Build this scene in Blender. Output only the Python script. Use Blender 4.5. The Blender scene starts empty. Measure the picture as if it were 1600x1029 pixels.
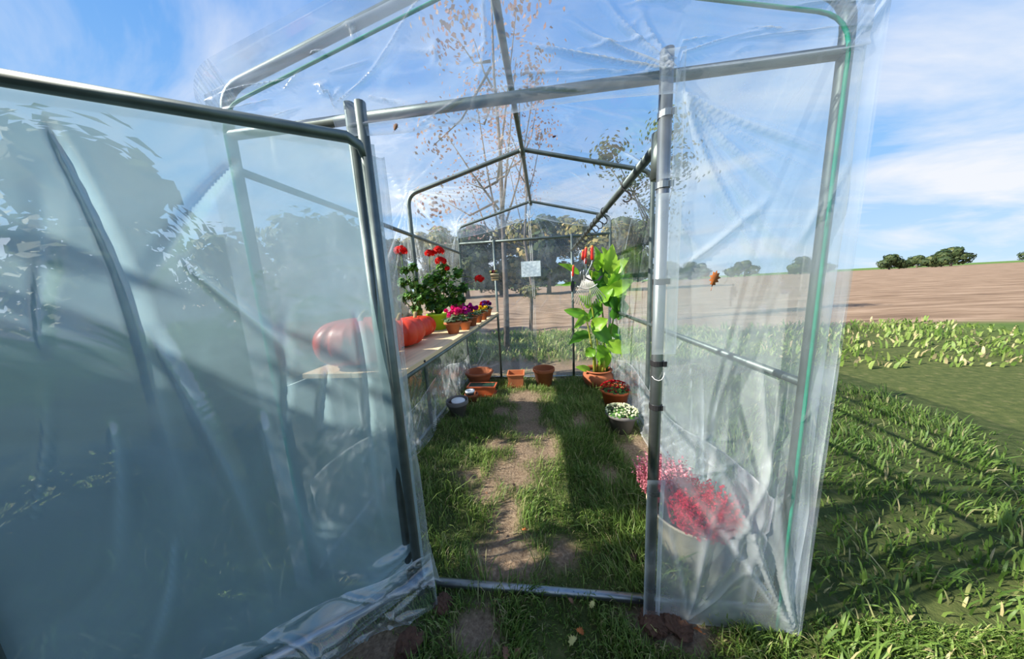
import bpy, math, random
import numpy as np
from mathutils import Vector, Matrix
random.seed(7); RS = np.random.RandomState(11)
PI = math.pi
C = bpy.context.scene.collection
S = bpy.context.scene

# ------------------------------------------------------------------ camera
CAM = np.array([.13387, -.99073, 1.32741])
RT = np.array([.992198, .113601, -.051362]); UP = np.array([.032481, .162210, .986221]); FW = np.array([-.120367, .980195, -.157255])
F = 426.75
cd = bpy.data.cameras.new('camera'); cam = bpy.data.objects.new('camera', cd); C.objects.link(cam)
cd.sensor_width = 36; cd.lens = F / 1600 * 36; cd.clip_start = .02; cd.clip_end = 1500
m = Matrix.Identity(4)
for i in range(3):
    m[i][0] = RT[i]; m[i][1] = UP[i]; m[i][2] = -FW[i]; m[i][3] = CAM[i]
cam.matrix_world = m
S.camera = cam

# ------------------------------------------------------------------ world
w = bpy.data.worlds.new('sky'); S.world = w; w.use_nodes = True
nt = w.node_tree; nt.nodes.clear(); N = nt.nodes.new; L = nt.links.new
out = N('ShaderNodeOutputWorld'); bg = N('ShaderNodeBackground'); L(bg.outputs[0], out.inputs[0])
tc = N('ShaderNodeTexCoord'); sep = N('ShaderNodeSeparateXYZ'); L(tc.outputs['Generated'], sep.inputs[0])
rmp = N('ShaderNodeValToRGB'); L(sep.outputs['Z'], rmp.inputs[0])
e = rmp.color_ramp.elements
e[0].position = 0.0; e[0].color = (.50, .68, .84, 1); e[1].position = .95; e[1].color = (.07, .23, .64, 1)
x = e.new(.22); x.color = (.27, .50, .82, 1); x = e.new(.55); x.color = (.14, .35, .74, 1)
# streaky clouds: project the direction on a high plane
dv = N('ShaderNodeMath'); dv.operation = 'ADD'; L(sep.outputs['Z'], dv.inputs[0]); dv.inputs[1].default_value = .22
cmb = N('ShaderNodeCombineXYZ')
for k in 'XY':
    q = N('ShaderNodeMath'); q.operation = 'DIVIDE'; L(sep.outputs[k], q.inputs[0]); L(dv.outputs[0], q.inputs[1]); L(q.outputs[0], cmb.inputs[k])
mp = N('ShaderNodeMapping'); L(cmb.outputs[0], mp.inputs[0]); mp.inputs['Scale'].default_value = (.55, 1.1, 1); mp.inputs['Rotation'].default_value = (0, 0, .7); mp.inputs['Location'].default_value = (1.3, .35, 0)
nz = N('ShaderNodeTexNoise'); L(mp.outputs[0], nz.inputs['Vector']); nz.inputs['Scale'].default_value = 1.3; nz.inputs['Detail'].default_value = 7; nz.inputs['Roughness'].default_value = .55; nz.inputs['Distortion'].default_value = .6
cr = N('ShaderNodeValToRGB'); L(nz.outputs[0], cr.inputs[0]); cr.color_ramp.elements[0].position = .45; cr.color_ramp.elements[0].color = (0, 0, 0, 1); cr.color_ramp.elements[1].position = .66
cr.color_ramp.elements[1].color = (.9, .9, .9, 1)
mx = N('ShaderNodeMix'); mx.data_type = 'RGBA'; L(cr.outputs[0], mx.inputs[0]); L(rmp.outputs[0], mx.inputs[6]); mx.inputs[7].default_value = (.78, .79, .82, 1)
L(mx.outputs[2], bg.inputs[0]); bg.inputs[1].default_value = 1.22

# ------------------------------------------------------------------ sun
sd = bpy.data.lights.new('sun', 'SUN'); sd.energy = 12.0; sd.angle = .0093; sd.color = (1, .93, .80)
sun = bpy.data.objects.new('sun', sd); C.objects.link(sun)
az = math.radians(15); el = math.radians(35.6)
sdir = Vector((math.cos(az) * math.cos(el), math.sin(az) * math.cos(el), -math.sin(el)))
sun.rotation_euler = sdir.to_track_quat('-Z', 'Y').to_euler(); sun.location = (-8, -2, 8)

S.view_settings.view_transform = 'Standard'; S.view_settings.look = 'None'
S.view_settings.exposure = 0.0; S.view_settings.gamma = 1; S.view_settings.use_curve_mapping = False
try:
    S.cycles.transparent_max_bounces = 40; S.cycles.max_bounces = 14
except Exception: pass

# ------------------------------------------------------------------ helpers
def at(px, py, Y):                    # point of the plane y = Y seen at a photo pixel
    d = FW + RT * (px - 800) / F - UP * (py - 514.5) / F
    return Vector(CAM + d * (Y - CAM[1]) / d[1])
def atx(px, py, X):
    d = FW + RT * (px - 800) / F - UP * (py - 514.5) / F
    return Vector(CAM + d * (X - CAM[0]) / d[0])
def atz(px, py, Z):
    d = FW + RT * (px - 800) / F - UP * (py - 514.5) / F
    return Vector(CAM + d * (Z - CAM[2]) / d[2])

def tag(o, label=None, cat=None, group=None, kind=None):
    if label: o['label'] = label
    if cat: o['category'] = cat
    if group: o['group'] = group
    if kind: o['kind'] = kind
    return o
def empty(name, loc=(0, 0, 0), label=None, cat=None, group=None):
    o = bpy.data.objects.new(name, None); C.objects.link(o); o.location = loc; o.empty_display_size = .05
    return tag(o, label, cat, group)

class MB:
    def __init__(s): s.v = []; s.f = []; s.sm = True
    def quad_strip(s, rings, closed=True, cap=True):
        b = len(s.v); n = len(rings[0])
        for r in rings: s.v += [tuple(p) for p in r]
        for i in range(len(rings) - 1):
            for j in range(n if closed else n - 1):
                a = b + i * n + j; c = b + i * n + (j + 1) % n
                s.f.append((a, c, c + n, a + n))
        if cap and closed:
            s.f.append(tuple(b + j for j in range(n))[::-1]); s.f.append(tuple(b + (len(rings) - 1) * n + j for j in range(n)))
        return s
    def tube(s, pts, r, n=10, cap=True, closed=False):
        pts = [Vector(p) for p in pts]; k = len(pts)
        rr = r if isinstance(r, (list, tuple)) else [r] * k
        rings = []; prev = None
        for i, p in enumerate(pts):
            if closed: t = (pts[(i + 1) % k] - pts[i - 1]).normalized()
            else: t = (pts[min(i + 1, k - 1)] - pts[max(i - 1, 0)]).normalized()
            if prev is None:
                a = Vector((0, 0, 1)) if abs(t.z) < .9 else Vector((1, 0, 0)); u = t.cross(a).normalized()
            else:
                u = (prev - t * prev.dot(t)).normalized()
            prev = u; v = t.cross(u)
            rings.append([p + (u * math.cos(2 * PI * j / n) + v * math.sin(2 * PI * j / n)) * rr[i] for j in range(n)])
        if closed: rings.append(rings[0])
        return s.quad_strip(rings, True, cap and not closed)
    def lathe(s, prof, n=28, o=(0, 0, 0), sx=1, sy=1, fn=None):
        rings = []
        for (r, z) in prof:
            rg = []
            for j in range(n):
                a = 2 * PI * j / n; q = r * (fn(a, z) if fn else 1)
                rg.append((o[0] + q * math.cos(a) * sx, o[1] + q * math.sin(a) * sy, o[2] + z))
            rings.append(rg)
        return s.quad_strip(rings, True, True)
    def box(s, a, b, o=(0, 0, 0)):
        i = len(s.v); 
        for z in (a[2], b[2]):
            for (x, y) in ((a[0], a[1]), (b[0], a[1]), (b[0], b[1]), (a[0], b[1])): s.v.append((x + o[0], y + o[1], z + o[2]))
        for f in ((3, 2, 1, 0), (4, 5, 6, 7), (0, 1, 5, 4), (1, 2, 6, 5), (2, 3, 7, 6), (3, 0, 4, 7)): s.f.append(tuple(i + k for k in f))
        return s
    def build(s, name, mat, parent=None, smooth=True, bevel=0, loc=None, kind=None, tint=None):
        me = bpy.data.meshes.new(name); me.from_pydata(s.v, [], s.f); me.materials.append(mat)
        if smooth: me.polygons.foreach_set('use_smooth', [True] * len(me.polygons))
        o = bpy.data.objects.new(name, me); C.objects.link(o)
        if parent: o.parent = parent
        if loc: o.location = loc
        if bevel:
            b = o.modifiers.new('b', 'BEVEL'); b.width = bevel; b.segments = 2; b.limit_method = 'ANGLE'
            if smooth: 
                me.polygons.foreach_set('use_smooth', [False] * len(me.polygons))
        if kind: o['kind'] = kind
        return o

def npmesh(name, V, Fq, mat, parent=None, attrs=None, smooth=True, kind=None):
    """V (n,3), Fq (m,4) or (m,3) arrays"""
    me = bpy.data.meshes.new(name); k = Fq.shape[1]
    me.vertices.add(len(V)); me.vertices.foreach_set('co', np.ascontiguousarray(V, dtype=np.float32).ravel())
    me.loops.add(Fq.size); me.loops.foreach_set('vertex_index', np.ascontiguousarray(Fq, dtype=np.int32).ravel())
    me.polygons.add(len(Fq)); me.polygons.foreach_set('loop_start', np.arange(len(Fq), dtype=np.int32) * k)
    me.update(calc_edges=True); me.validate()
    if smooth: me.polygons.foreach_set('use_smooth', np.ones(len(me.polygons), dtype=bool))
    for an, av in (attrs or {}).items():
        a = me.attributes.new(an, 'FLOAT', 'POINT'); a.data.foreach_set('value', np.ascontiguousarray(av, dtype=np.float32))
    me.materials.append(mat); o = bpy.data.objects.new(name, me); C.objects.link(o)
    if parent: o.parent = parent
    if kind: o['kind'] = kind
    return o

def snoise(x, y, z=0, seed=0, octs=3, f=1.0):
    r = np.random.RandomState(seed); s = 0; a = 1; tot = 0
    for o in range(octs):
        for k in range(5):
            d = r.normal(size=3); d /= np.linalg.norm(d); ph = r.rand() * 6.28; ff = f * (2.1 ** o) * (.7 + .6 * r.rand())
            s = s + a * np.sin((x * d[0] + y * d[1] + z * d[2]) * ff * 6.28 + ph)
        tot += a * 5 ** .5; a *= .5
    return s / tot

# ------------------------------------------------------------------ materials
def nmat(name):
    m = bpy.data.materials.new(name); m.use_nodes = True; t = m.node_tree; t.nodes.clear()
    o = t.nodes.new('ShaderNodeOutputMaterial'); return m, t, o
def pbr(name, col, rough=.6, metal=0, var=.15, scale=20, bump=.1, col2=None, attr=None, spec=.4, trans=0, detail=5, stretch=(1, 1, 1), coord='Object', bscale=None):
    m, t, o = nmat(name); N = t.nodes.new; L = t.links.new
    b = N('ShaderNodeBsdfPrincipled'); b.inputs['Roughness'].default_value = rough; b.inputs['Metallic'].default_value = metal
    b.inputs['Specular IOR Level'].default_value = spec
    tc = N('ShaderNodeTexCoord'); mp = N('ShaderNodeMapping'); L(tc.outputs[coord], mp.inputs[0]); mp.inputs['Scale'].default_value = stretch
    nz = N('ShaderNodeTexNoise'); nz.inputs['Scale'].default_value = scale; nz.inputs['Detail'].default_value = detail; L(mp.outputs[0], nz.inputs['Vector'])
    r = N('ShaderNodeValToRGB'); c2 = col2 or tuple(c * (1 - var * 2) for c in col)
    r.color_ramp.elements[0].position = .3; r.color_ramp.elements[0].color = (*c2, 1); r.color_ramp.elements[1].position = .7; r.color_ramp.elements[1].color = (*col, 1)
    if attr:
        a = N('ShaderNodeAttribute'); a.attribute_name = attr; L(a.outputs['Fac'], r.inputs[0])
        r.color_ramp.elements[0].position = 0; r.color_ramp.elements[1].position = 1
    else: L(nz.outputs[0], r.inputs[0])
    L(r.outputs[0], b.inputs['Base Color'])
    if bump:
        bp = N('ShaderNodeBump'); bp.inputs['Strength'].default_value = bump; bp.inputs['Distance'].default_value = .01
        if bscale:
            n2 = N('ShaderNodeTexNoise'); n2.inputs['Scale'].default_value = bscale; L(mp.outputs[0], n2.inputs['Vector']); L(n2.outputs[0], bp.inputs['Height'])
        else: L(nz.outputs[0], bp.inputs['Height'])
        L(bp.outputs[0], b.inputs['Normal'])
    if trans:
        tr = N('ShaderNodeBsdfTranslucent'); L(r.outputs[0], tr.inputs[0]); mx = N('ShaderNodeMixShader'); mx.inputs[0].default_value = trans
        L(b.outputs[0], mx.inputs[1]); L(tr.outputs[0], mx.inputs[2]); L(mx.outputs[0], o.inputs[0])
    else: L(b.outputs[0], o.inputs[0])
    return m
def ramp_attr(m, cols):              # replace a ramp by several stops
    for n in m.node_tree.nodes:
        if n.type == 'VALTORGB':
            el = n.color_ramp.elements
            while len(el) > 1: el.remove(el[-1])
            el[0].position = cols[0][0]; el[0].color = (*cols[0][1], 1)
            for p, c in cols[1:]: x = el.new(p); x.color = (*c, 1)
    return m

def film_mat(name, haze=.06, foldk=.5, var=.1, gloss=.10, tint=(.95, .98, 1.0), hcol=(.80, .88, .93), rough=.12, vscale=2.5, translucent=.5):
    m, t, o = nmat(name); N = t.nodes.new; L = t.links.new
    tr = N('ShaderNodeBsdfTransparent'); tr.inputs[0].default_value = (*tint, 1)
    df = N('ShaderNodeBsdfDiffuse'); df.inputs[0].default_value = (*hcol, 1); tl = N('ShaderNodeBsdfTranslucent'); tl.inputs[0].default_value = (*hcol, 1)
    hz = N('ShaderNodeMixShader'); hz.inputs[0].default_value = translucent; L(df.outputs[0], hz.inputs[1]); L(tl.outputs[0], hz.inputs[2])
    gl = N('ShaderNodeBsdfGlossy'); gl.inputs['Roughness'].default_value = rough; gl.inputs[0].default_value = (1, 1, 1, 1)
    tc = N('ShaderNodeTexCoord'); nz = N('ShaderNodeTexNoise'); nz.inputs['Scale'].default_value = vscale; nz.inputs['Detail'].default_value = 6; nz.inputs['Distortion'].default_value = 1.2
    L(tc.outputs['Object'], nz.inputs['Vector'])
    n2 = N('ShaderNodeTexNoise'); n2.inputs['Scale'].default_value = 3.5; n2.inputs['Detail'].default_value = 3; n2.inputs['Distortion'].default_value = 1.0; L(tc.outputs['Object'], n2.inputs['Vector'])
    bp = N('ShaderNodeBump'); bp.inputs['Strength'].default_value = .35; bp.inputs['Distance'].default_value = .02; L(n2.outputs[0], bp.inputs['Height'])
    L(bp.outputs[0], gl.inputs['Normal'])
    at_ = N('ShaderNodeAttribute'); at_.attribute_name = 'fold'
    a = N('ShaderNodeMath'); a.operation = 'MULTIPLY_ADD'; L(at_.outputs['Fac'], a.inputs[0]); a.inputs[1].default_value = foldk; a.inputs[2].default_value = haze
    mr = N('ShaderNodeMapRange'); L(nz.outputs[0], mr.inputs[0]); mr.inputs[1].default_value = .35; mr.inputs[2].default_value = .7; mr.inputs[3].default_value = -var * .4; mr.inputs[4].default_value = var
    s = N('ShaderNodeMath'); s.operation = 'ADD'; s.use_clamp = True; L(a.outputs[0], s.inputs[0]); L(mr.outputs[0], s.inputs[1])
    m1 = N('ShaderNodeMixShader'); L(s.outputs[0], m1.inputs[0]); L(tr.outputs[0], m1.inputs[1]); L(hz.outputs[0], m1.inputs[2])
    lw = N('ShaderNodeLayerWeight'); lw.inputs['Blend'].default_value = .5; L(bp.outputs[0], lw.inputs['Normal'])
    pw = N('ShaderNodeMath'); pw.operation = 'POWER'; L(lw.outputs['Facing'], pw.inputs[0]); pw.inputs[1].default_value = 4
    g = N('ShaderNodeMath'); g.operation = 'MULTIPLY_ADD'; g.use_clamp = True; L(pw.outputs[0], g.inputs[0]); g.inputs[1].default_value = .7; g.inputs[2].default_value = gloss
    m2 = N('ShaderNodeMixShader'); L(g.outputs[0], m2.inputs[0]); L(m1.outputs[0], m2.inputs[1]); L(gl.outputs[0], m2.inputs[2]); L(m2.outputs[0], o.inputs[0])
    return m

M = {}
M['steel'] = pbr('galvanized_steel', (.17, .21, .205), .48, .7, .18, 14, .05)
M['steel_bright'] = pbr('bright_steel', (.30, .33, .345), .38, .95, .1, 20, .02)
M['dark_metal'] = pbr('dark_metal', (.05, .05, .055), .45, .6)
M['clear'] = film_mat('clear_cover_film', .05, .6, .07, .05)
M['roof'] = film_mat('roof_film', .07, .65, .09, .05)
M['gable'] = film_mat('front_gable_film', .17, .55, .14, .06, hcol=(.70, .78, .90))
M['milky'] = film_mat('milky_panel_film', .26, .40, .16, .07, hcol=(.80, .88, .90), vscale=2.0)
M['skirt'] = film_mat('loose_skirt_film', .06, .42, .12, .09, hcol=(.74, .84, .88), vscale=3)
M['back'] = film_mat('back_wall_film', .11, .6, .08, .05, hcol=(.62, .72, .82))
M['door'] = film_mat('door_film', .54, .26, .16, .09, hcol=(.44, .65, .73), vscale=1.6)
M['green_seam'] = pbr('green_seam', (.005, .36, .22), .5)
M['terracotta'] = pbr('terracotta', (.52, .17, .065), .8, 0, .14, 9, .12)
M['terracotta_dark'] = pbr('dark_terracotta', (.35, .105, .042), .8, 0, .15, 8, .12)
M['orange_pot'] = pbr('orange_plastic', (.62, .13, .04), .55, 0, .08, 8, .03)
M['grey_pot'] = pbr('grey_plastic', (.17, .155, .15), .6, 0, .08, 8, .03)
M['lime'] = pbr('lime_plastic', (.36, .62, .02), .4, 0, .05, 6, .02)
M['cream'] = pbr('cream_glaze', (.72, .62, .42), .6, 0, .1, 12, .05)
M['black'] = pbr('black_plastic', (.012, .013, .016), .45)
M['white'] = pbr('white_plastic', (.85, .86, .88), .45, 0, .03)
M['paper'] = pbr('paper', (.62, .72, .78), .7, 0, .03, 8, .02)
M['soil'] = pbr('potting_soil', (.06, .035, .02), .95, 0, .3, 60, .6)
M['pumpkin'] = pbr('pumpkin_skin', (.72, .050, .010), .42, 0, .14, 5, .06, spec=.5)
M['pumpkin_stem'] = pbr('pumpkin_stem', (.32, .24, .10), .8, 0, .2, 30, .3)
M['wood'] = pbr('pine_board', (.80, .60, .36), .65, 0, .12, 3, .08, stretch=(14, .8, 14), detail=8)
M['red_handle'] = pbr('red_handle', (.62, .025, .015), .35, 0, .05)
M['orange_band'] = pbr('orange_band', (.80, .28, .04), .45)
M['clod'] = pbr('earth_clod', (.11, .055, .032), .95, 0, .25, 18, .9)
M['bark'] = pbr('bark', (.16, .13, .11), .9, 0, .25, 12, .6)
M['far_bark'] = pbr('pale_bark', (.22, .18, .15), .9, 0, .2, 8, .3)
M['rake'] = pbr('pale_coated_steel', (.62, .60, .55), .45, .2)
M['string'] = pbr('white_string', (.8, .8, .8), .7)
def leafmat(name, cols, trans=.4, rough=.5, spec=.4):
    m = pbr(name, cols[0], rough, 0, .1, 30, 0, attr='tint', trans=trans, spec=spec)
    n = len(cols); return ramp_attr(m, [(i / (n - 1), c) for i, c in enumerate(cols)])
M['grass'] = leafmat('grass_blades', [(.055, .11, .02), (.11, .20, .035), (.19, .29, .06), (.30, .37, .11), (.48, .40, .22)], .4)
M['geranium'] = leafmat('geranium_leaf', [(.02, .07, .015), (.05, .16, .025), (.12, .30, .03), (.26, .46, .05)], .35)
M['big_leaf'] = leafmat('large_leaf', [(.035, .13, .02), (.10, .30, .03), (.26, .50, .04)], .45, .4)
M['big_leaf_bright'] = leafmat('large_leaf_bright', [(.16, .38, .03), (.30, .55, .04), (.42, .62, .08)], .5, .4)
M['stalk'] = pbr('plant_stalk', (.20, .34, .05), .5, 0, .2, 30, .05, trans=.2)
M['stalk_pale'] = pbr('pale_stalk', (.42, .46, .06), .5, 0, .2, 20, .05, trans=.2)
M['dark_leaf'] = leafmat('silver_green_leaf', [(.02, .06, .02), (.06, .13, .05), (.30, .38, .26)], .25)
def petal(name, a, b): return leafmat(name, [a, b], .35, .6, .2)
M['red'] = petal('red_petals', (.42, .0, .0), (.85, .012, .006))
M['pink'] = petal('pink_petals', (.62, .005, .12), (.92, .03, .28))
M['magenta'] = petal('magenta_petals', (.35, .005, .20), (.68, .02, .38))
M['yellow'] = petal('yellow_petals', (.80, .45, .0), (.95, .75, .02))
M['violet'] = petal('violet_petals', (.06, .01, .28), (.20, .06, .55))
M['plum'] = petal('plum_petals', (.07, .003, .02), (.30, .01, .04))
M['white_p'] = petal('white_petals', (.75, .78, .45), (.95, .93, .80))
M['darkred'] = petal('dark_red_petals', (.30, .0, .01), (.62, .01, .02))
M['heather_red'] = petal('heather_red', (.70, .01, .05), (.98, .04, .12))
M['heather_pink'] = petal('heather_pink', (.55, .16, .22), (.85, .38, .42))
M['autumn_red'] = leafmat('russet_leaves', [(.26, .12, .11), (.38, .20, .17), (.40, .28, .20)], .4, .7)
M['autumn_gold'] = leafmat('gold_green_leaves', [(.07, .09, .03), (.14, .15, .045), (.30, .25, .07), (.55, .42, .20)], .4, .7)
M['hedge'] = leafmat('hedge_leaves', [(.02, .045, .018), (.05, .085, .03), (.11, .13, .04)], .3, .7)
M['fallen'] = pbr('dry_orange_leaf', (.42, .13, .03), .8, 0, .2, 30, .2)
M['fallen_pale'] = pbr('pale_yellow_leaf', (.55, .50, .18), .8, 0, .15, 30, .2)
M['fallen_brown'] = pbr('brown_leaf', (.22, .11, .06), .8, 0, .2, 30, .2)
M['fallen_dark'] = pbr('dark_leaf', (.035, .014, .01), .7, 0, .2, 30, .2)

# ------------------------------------------------------------------ ground
BARE = [(-.13, .76, .15, .22), (-.10, .17, .14, .14), (-.42, .72, .12, .10), (-.03, 1.38, .22, .22), (-.19, -.15, .10, .09), (.19, .20, .07, .06),
        (-.15, 2.1, .24, .22), (.90, 1.12, .16, .22), (-.56, -.22, .14, .08), (-.08, 1.05, .12, .35), (.60, -.07, .18, .07), (.1, 2.9, .9, .18), (-.35, 1.75, .1, .1), (-.12, .42, .09, .2), (-.08, 1.75, .16, .25), (.12, 1.1, .1, .2), (-.3, 1.15, .12, .1), (0, 3.35, 1.9, .35), (.55, .75, .07, .1), (-.28, .62, .12, .14), (.45, 1.55, .1, .15), ]
def bare(x, y):
    b = np.zeros_like(x)
    for cx, cy, rx, ry in BARE:
        d = np.sqrt(((x - cx) / rx) ** 2 + ((y - cy) / ry) ** 2) + .35 * snoise(x, y, seed=5, f=3.5)
        b = np.maximum(b, np.clip(1.55 - d, 0, 1))
    return b
def gh(x, y):
    return .012 * snoise(x, y, seed=3, f=1.5, octs=3) + .006 * snoise(x, y, seed=4, f=6) - .012 * bare(x, y)
m, t, o = nmat('ground_soil_and_grass'); N = t.nodes.new; L = t.links.new
b = N('ShaderNodeBsdfPrincipled'); b.inputs['Roughness'].default_value = .95; b.inputs['Specular IOR Level'].default_value = .15; L(b.outputs[0], o.inputs[0])
geo = N('ShaderNodeNewGeometry')
def noise(scale, det=8, sx=(1, 1, 1)):
    mp = N('ShaderNodeMapping'); L(geo.outputs['Position'], mp.inputs[0]); mp.inputs['Scale'].default_value = sx
    n = N('ShaderNodeTexNoise'); n.inputs['Scale'].default_value = scale; n.inputs['Detail'].default_value = det; n.inputs['Roughness'].default_value = .65; L(mp.outputs[0], n.inputs['Vector']); return n
def ramp(src, stops):
    r = N('ShaderNodeValToRGB'); L(src, r.inputs[0]); el = r.color_ramp.elements
    while len(el) > 1: el.remove(el[-1])
    el[0].position = stops[0][0]; el[0].color = (*stops[0][1], 1)
    for p, c in stops[1:]: q = el.new(p); q.color = (*c, 1)
    return r
def mix(f, a, c):
    q = N('ShaderNodeMix'); q.data_type = 'RGBA'; L(f, q.inputs[0]); L(a, q.inputs[6]); L(c, q.inputs[7]); return q
n1 = noise(14); n2 = noise(60)
g1 = ramp(n1.outputs[0], [(.3, (.04, .06, .018)), (.55, (.08, .10, .03)), (.75, (.17, .15, .07))])
s1 = ramp(n2.outputs[0], [(.3, (.13, .085, .055)), (.55, (.25, .18, .12)), (.75, (.42, .32, .22))])
ab = N('ShaderNodeAttribute'); ab.attribute_name = 'bare'
c1 = mix(ab.outputs['Fac'], g1.outputs[0], s1.outputs[0])
nf = noise(.9, 10, (.4, 2.2, 1)); f1 = ramp(nf.outputs[0], [(.32, (.11, .07, .045)), (.5, (.24, .165, .11)), (.7, (.38, .28, .20))])
af = N('ShaderNodeAttribute'); af.attribute_name = 'field'
c2 = mix(af.outputs['Fac'], c1.outputs[2], f1.outputs[0])
nm = noise(.8, 8); m1 = ramp(nm.outputs[0], [(.35, (.05, .11, .02)), (.6, (.12, .20, .04)), (.75, (.22, .24, .08))])
am = N('ShaderNodeAttribute'); am.attribute_name = 'meadow'
c3 = mix(am.outputs['Fac'], c2.outputs[2], m1.outputs[0])
L(c3.outputs[2], b.inputs['Base Color'])
bp = N('ShaderNodeBump'); bp.inputs['Strength'].default_value = .8; bp.inputs['Distance'].default_value = .02; L(n2.outputs[0], bp.inputs['Height']); L(bp.outputs[0], b.inputs['Normal'])
M['ground'] = m
def axis(lo, hi, st, far):
    a = list(np.arange(lo, hi, st)); k = st
    v = hi
    while v < far: a.append(v); k *= 1.22; v += k
    a.append(far); k = st; v = lo - st; pre = []
    while v > -far: pre.append(v); k *= 1.22; v -= k
    pre.append(-far)
    return np.array(pre[::-1] + a)
xs = axis(-2.2, 2.2, .025, 700); ys = axis(-1.4, 5.2, .03, 700)
GX, GY = np.meshgrid(xs, ys); near = np.clip((9 - np.hypot(GX, GY)) / 3, 0, 1)
fieldm = np.clip((GY - 6.0 + .5 * snoise(GX, GY, seed=8, f=.25)) / .6, 0, 1) * np.clip((170 - GY) / 10, 0, 1)
GZ = gh(GX, GY) * near + fieldm * .05 * snoise(GX, GY, seed=21, f=.5) * np.clip((60 - GY) / 20, 0, 1)
GZ -= .02 * near * 0
nx, ny = len(xs), len(ys); idx = np.arange(nx * ny).reshape(ny, nx)
FQ = np.stack([idx[:-1, :-1], idx[:-1, 1:], idx[1:, 1:], idx[1:, :-1]], -1).reshape(-1, 4)
meadow = np.clip((np.hypot(GX, GY) - 9) / 3, 0, 1) * (1 - fieldm)
g = npmesh('ground', np.stack([GX, GY, GZ], -1).reshape(-1, 3), FQ, M['ground'], attrs={'bare': bare(GX, GY).ravel() * near.ravel(), 'field': fieldm.ravel(), 'meadow': meadow.ravel()})
g['kind'] = 'structure'

# pots keep the grass away: (x, y, r)
KEEP = [(-.80, 2.62, .20), (-.66, 2.25, .20), (-.75, 1.98, .09), (-.80, 1.63, .11), (-.28, 2.52, .13), (.10, 2.52, .14), (.79, 2.45, .2), (.86, 1.90, .15), (.79, 1.42, .13), (.80, .27, .15)]
def blades(n, xr, yr, hmin, hmax, wd, seed, clump=0.5, thr=.45, dead=.09, lean=.6, prob=None):
    r = np.random.RandomState(seed)
    x = r.uniform(*xr, n); y = r.uniform(*yr, n)
    keep = r.rand(n) > bare(x, y) * 1.06
    cl = snoise(x, y, seed=seed + 1, f=2.2, octs=3)
    keep &= (r.rand(n) < np.clip(thr + clump * (cl + .3), .12, 1))
    for a, c, rr in KEEP: keep &= np.hypot(x - a, y - c) > rr
    if prob is not None: keep &= r.rand(n) < prob(x, y)
    x = x[keep]; y = y[keep]; cl = cl[keep]; n = len(x); z = gh(x, y) - .004
    hgt = r.uniform(hmin, hmax, n) * (1 + .55 * np.clip(cl, -1, 1.3)); a = r.uniform(0, 2 * PI, n) ; ln = r.uniform(.2, 1, n) * lean
    flow = snoise(x, y, seed=seed + 7, f=.9, octs=2) * 3.5; a = np.where(r.rand(n) < .6, flow + r.normal(0, .5, n), a)
    dx = np.cos(a); dy = np.sin(a); fa = a + PI / 2 + r.normal(0, .6, n); sx = np.cos(fa); sy = np.sin(fa); wv = wd * r.uniform(.6, 1.3, n)
    V = []
    for tt, ww in ((0, .8), (.4, 1.0), (.78, .7)):
        hx = ln * hgt * tt * tt * 1.3; hz = hgt * tt * (1 - .38 * ln * tt)
        for s in (-1, 1): V.append(np.stack([x + dx * hx + sx * wv * ww * s / 2, y + dy * hx + sy * wv * ww * s / 2, z + hz], -1))
    tt = 1; hx = ln * hgt * 1.3; hz = hgt * (1 - .55 * ln)
    V.append(np.stack([x + dx * hx, y + dy * hx, z + hz], -1)); V.append(V[-1] + 1e-4)
    V = np.stack(V, 1); base = np.arange(n)[:, None] * 8
    Fq = np.concatenate([base + np.array(q)[None] for q in ((0, 1, 3, 2), (2, 3, 5, 4), (4, 5, 7, 6))], 0)
    tint = np.clip(r.normal(.38, .16, n) + .12 * snoise(x, y, seed=90, f=1.2) , 0, .8); tint = np.where(r.rand(n) < dead + .25 * bare(x, y), r.uniform(.85, 1, n), tint)
    return V.reshape(-1, 3), Fq, np.repeat(tint, 8)
def join(parts):
    off = 0; VV = []; FF = []; TT = []
    for V, Fq, T in parts: VV.append(V); FF.append(Fq + off); TT.append(T); off += len(V)
    return np.concatenate(VV), np.concatenate(FF), np.concatenate(TT)
V, Fq, T = join([blades(60000, (-1.05, 1.05), (-.05, 2.9), .025, .085, .0042, 1, thr=.55),
                 blades(26000, (-1.05, 1.05), (-.05, 2.9), .012, .035, .005, 2, thr=.6, clump=.1, dead=.22),
                 blades(5000, (-1.0, 1.0), (0, 2.8), .08, .15, .005, 3, clump=.8, thr=.1, lean=1.0, prob=lambda x, y: np.where((x > .2) | (x < -.3), .9, .15))])
tag(npmesh('lawn_grass', V, Fq, M['grass'], attrs={'tint': T}, kind='stuff'), 'rough tufted green grass growing on the floor inside the greenhouse', 'grass')
def ypr(x, y): return np.where((y > -.05) & (y < 2.9) & (abs(x) < 1.05), 0, 1)
V, Fq, T = join([blades(80000, (-1.6, 1.8), (-.6, 0.0), .02, .08, .0042, 11, thr=.6, prob=ypr),
                 blades(30000, (1.0, 3.6), (-.6, 5.5), .03, .11, .008, 12, thr=.6, prob=ypr),
                 blades(24000, (-4.5, -1.0), (-.6, 5.5), .03, .11, .008, 13, thr=.6, prob=ypr)])
tag(npmesh('outside_grass', V, Fq, M['grass'], attrs={'tint': T}, kind='stuff'), 'rough green grass growing around the outside of the greenhouse', 'grass')
V, Fq, T = join([blades(26000, (-5, 4), (3.1, 6.6), .05, .16, .014, 14, thr=.45, clump=.9, prob=lambda x, y: np.clip((y - 3.5) / .7, 0, 1) * np.clip((6.8 - y) / .6, 0, 1)),
                 blades(9000, (-9, 9), (3.0, 6.6), .05, .16, .03, 15, thr=.5, clump=.9)])
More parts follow.
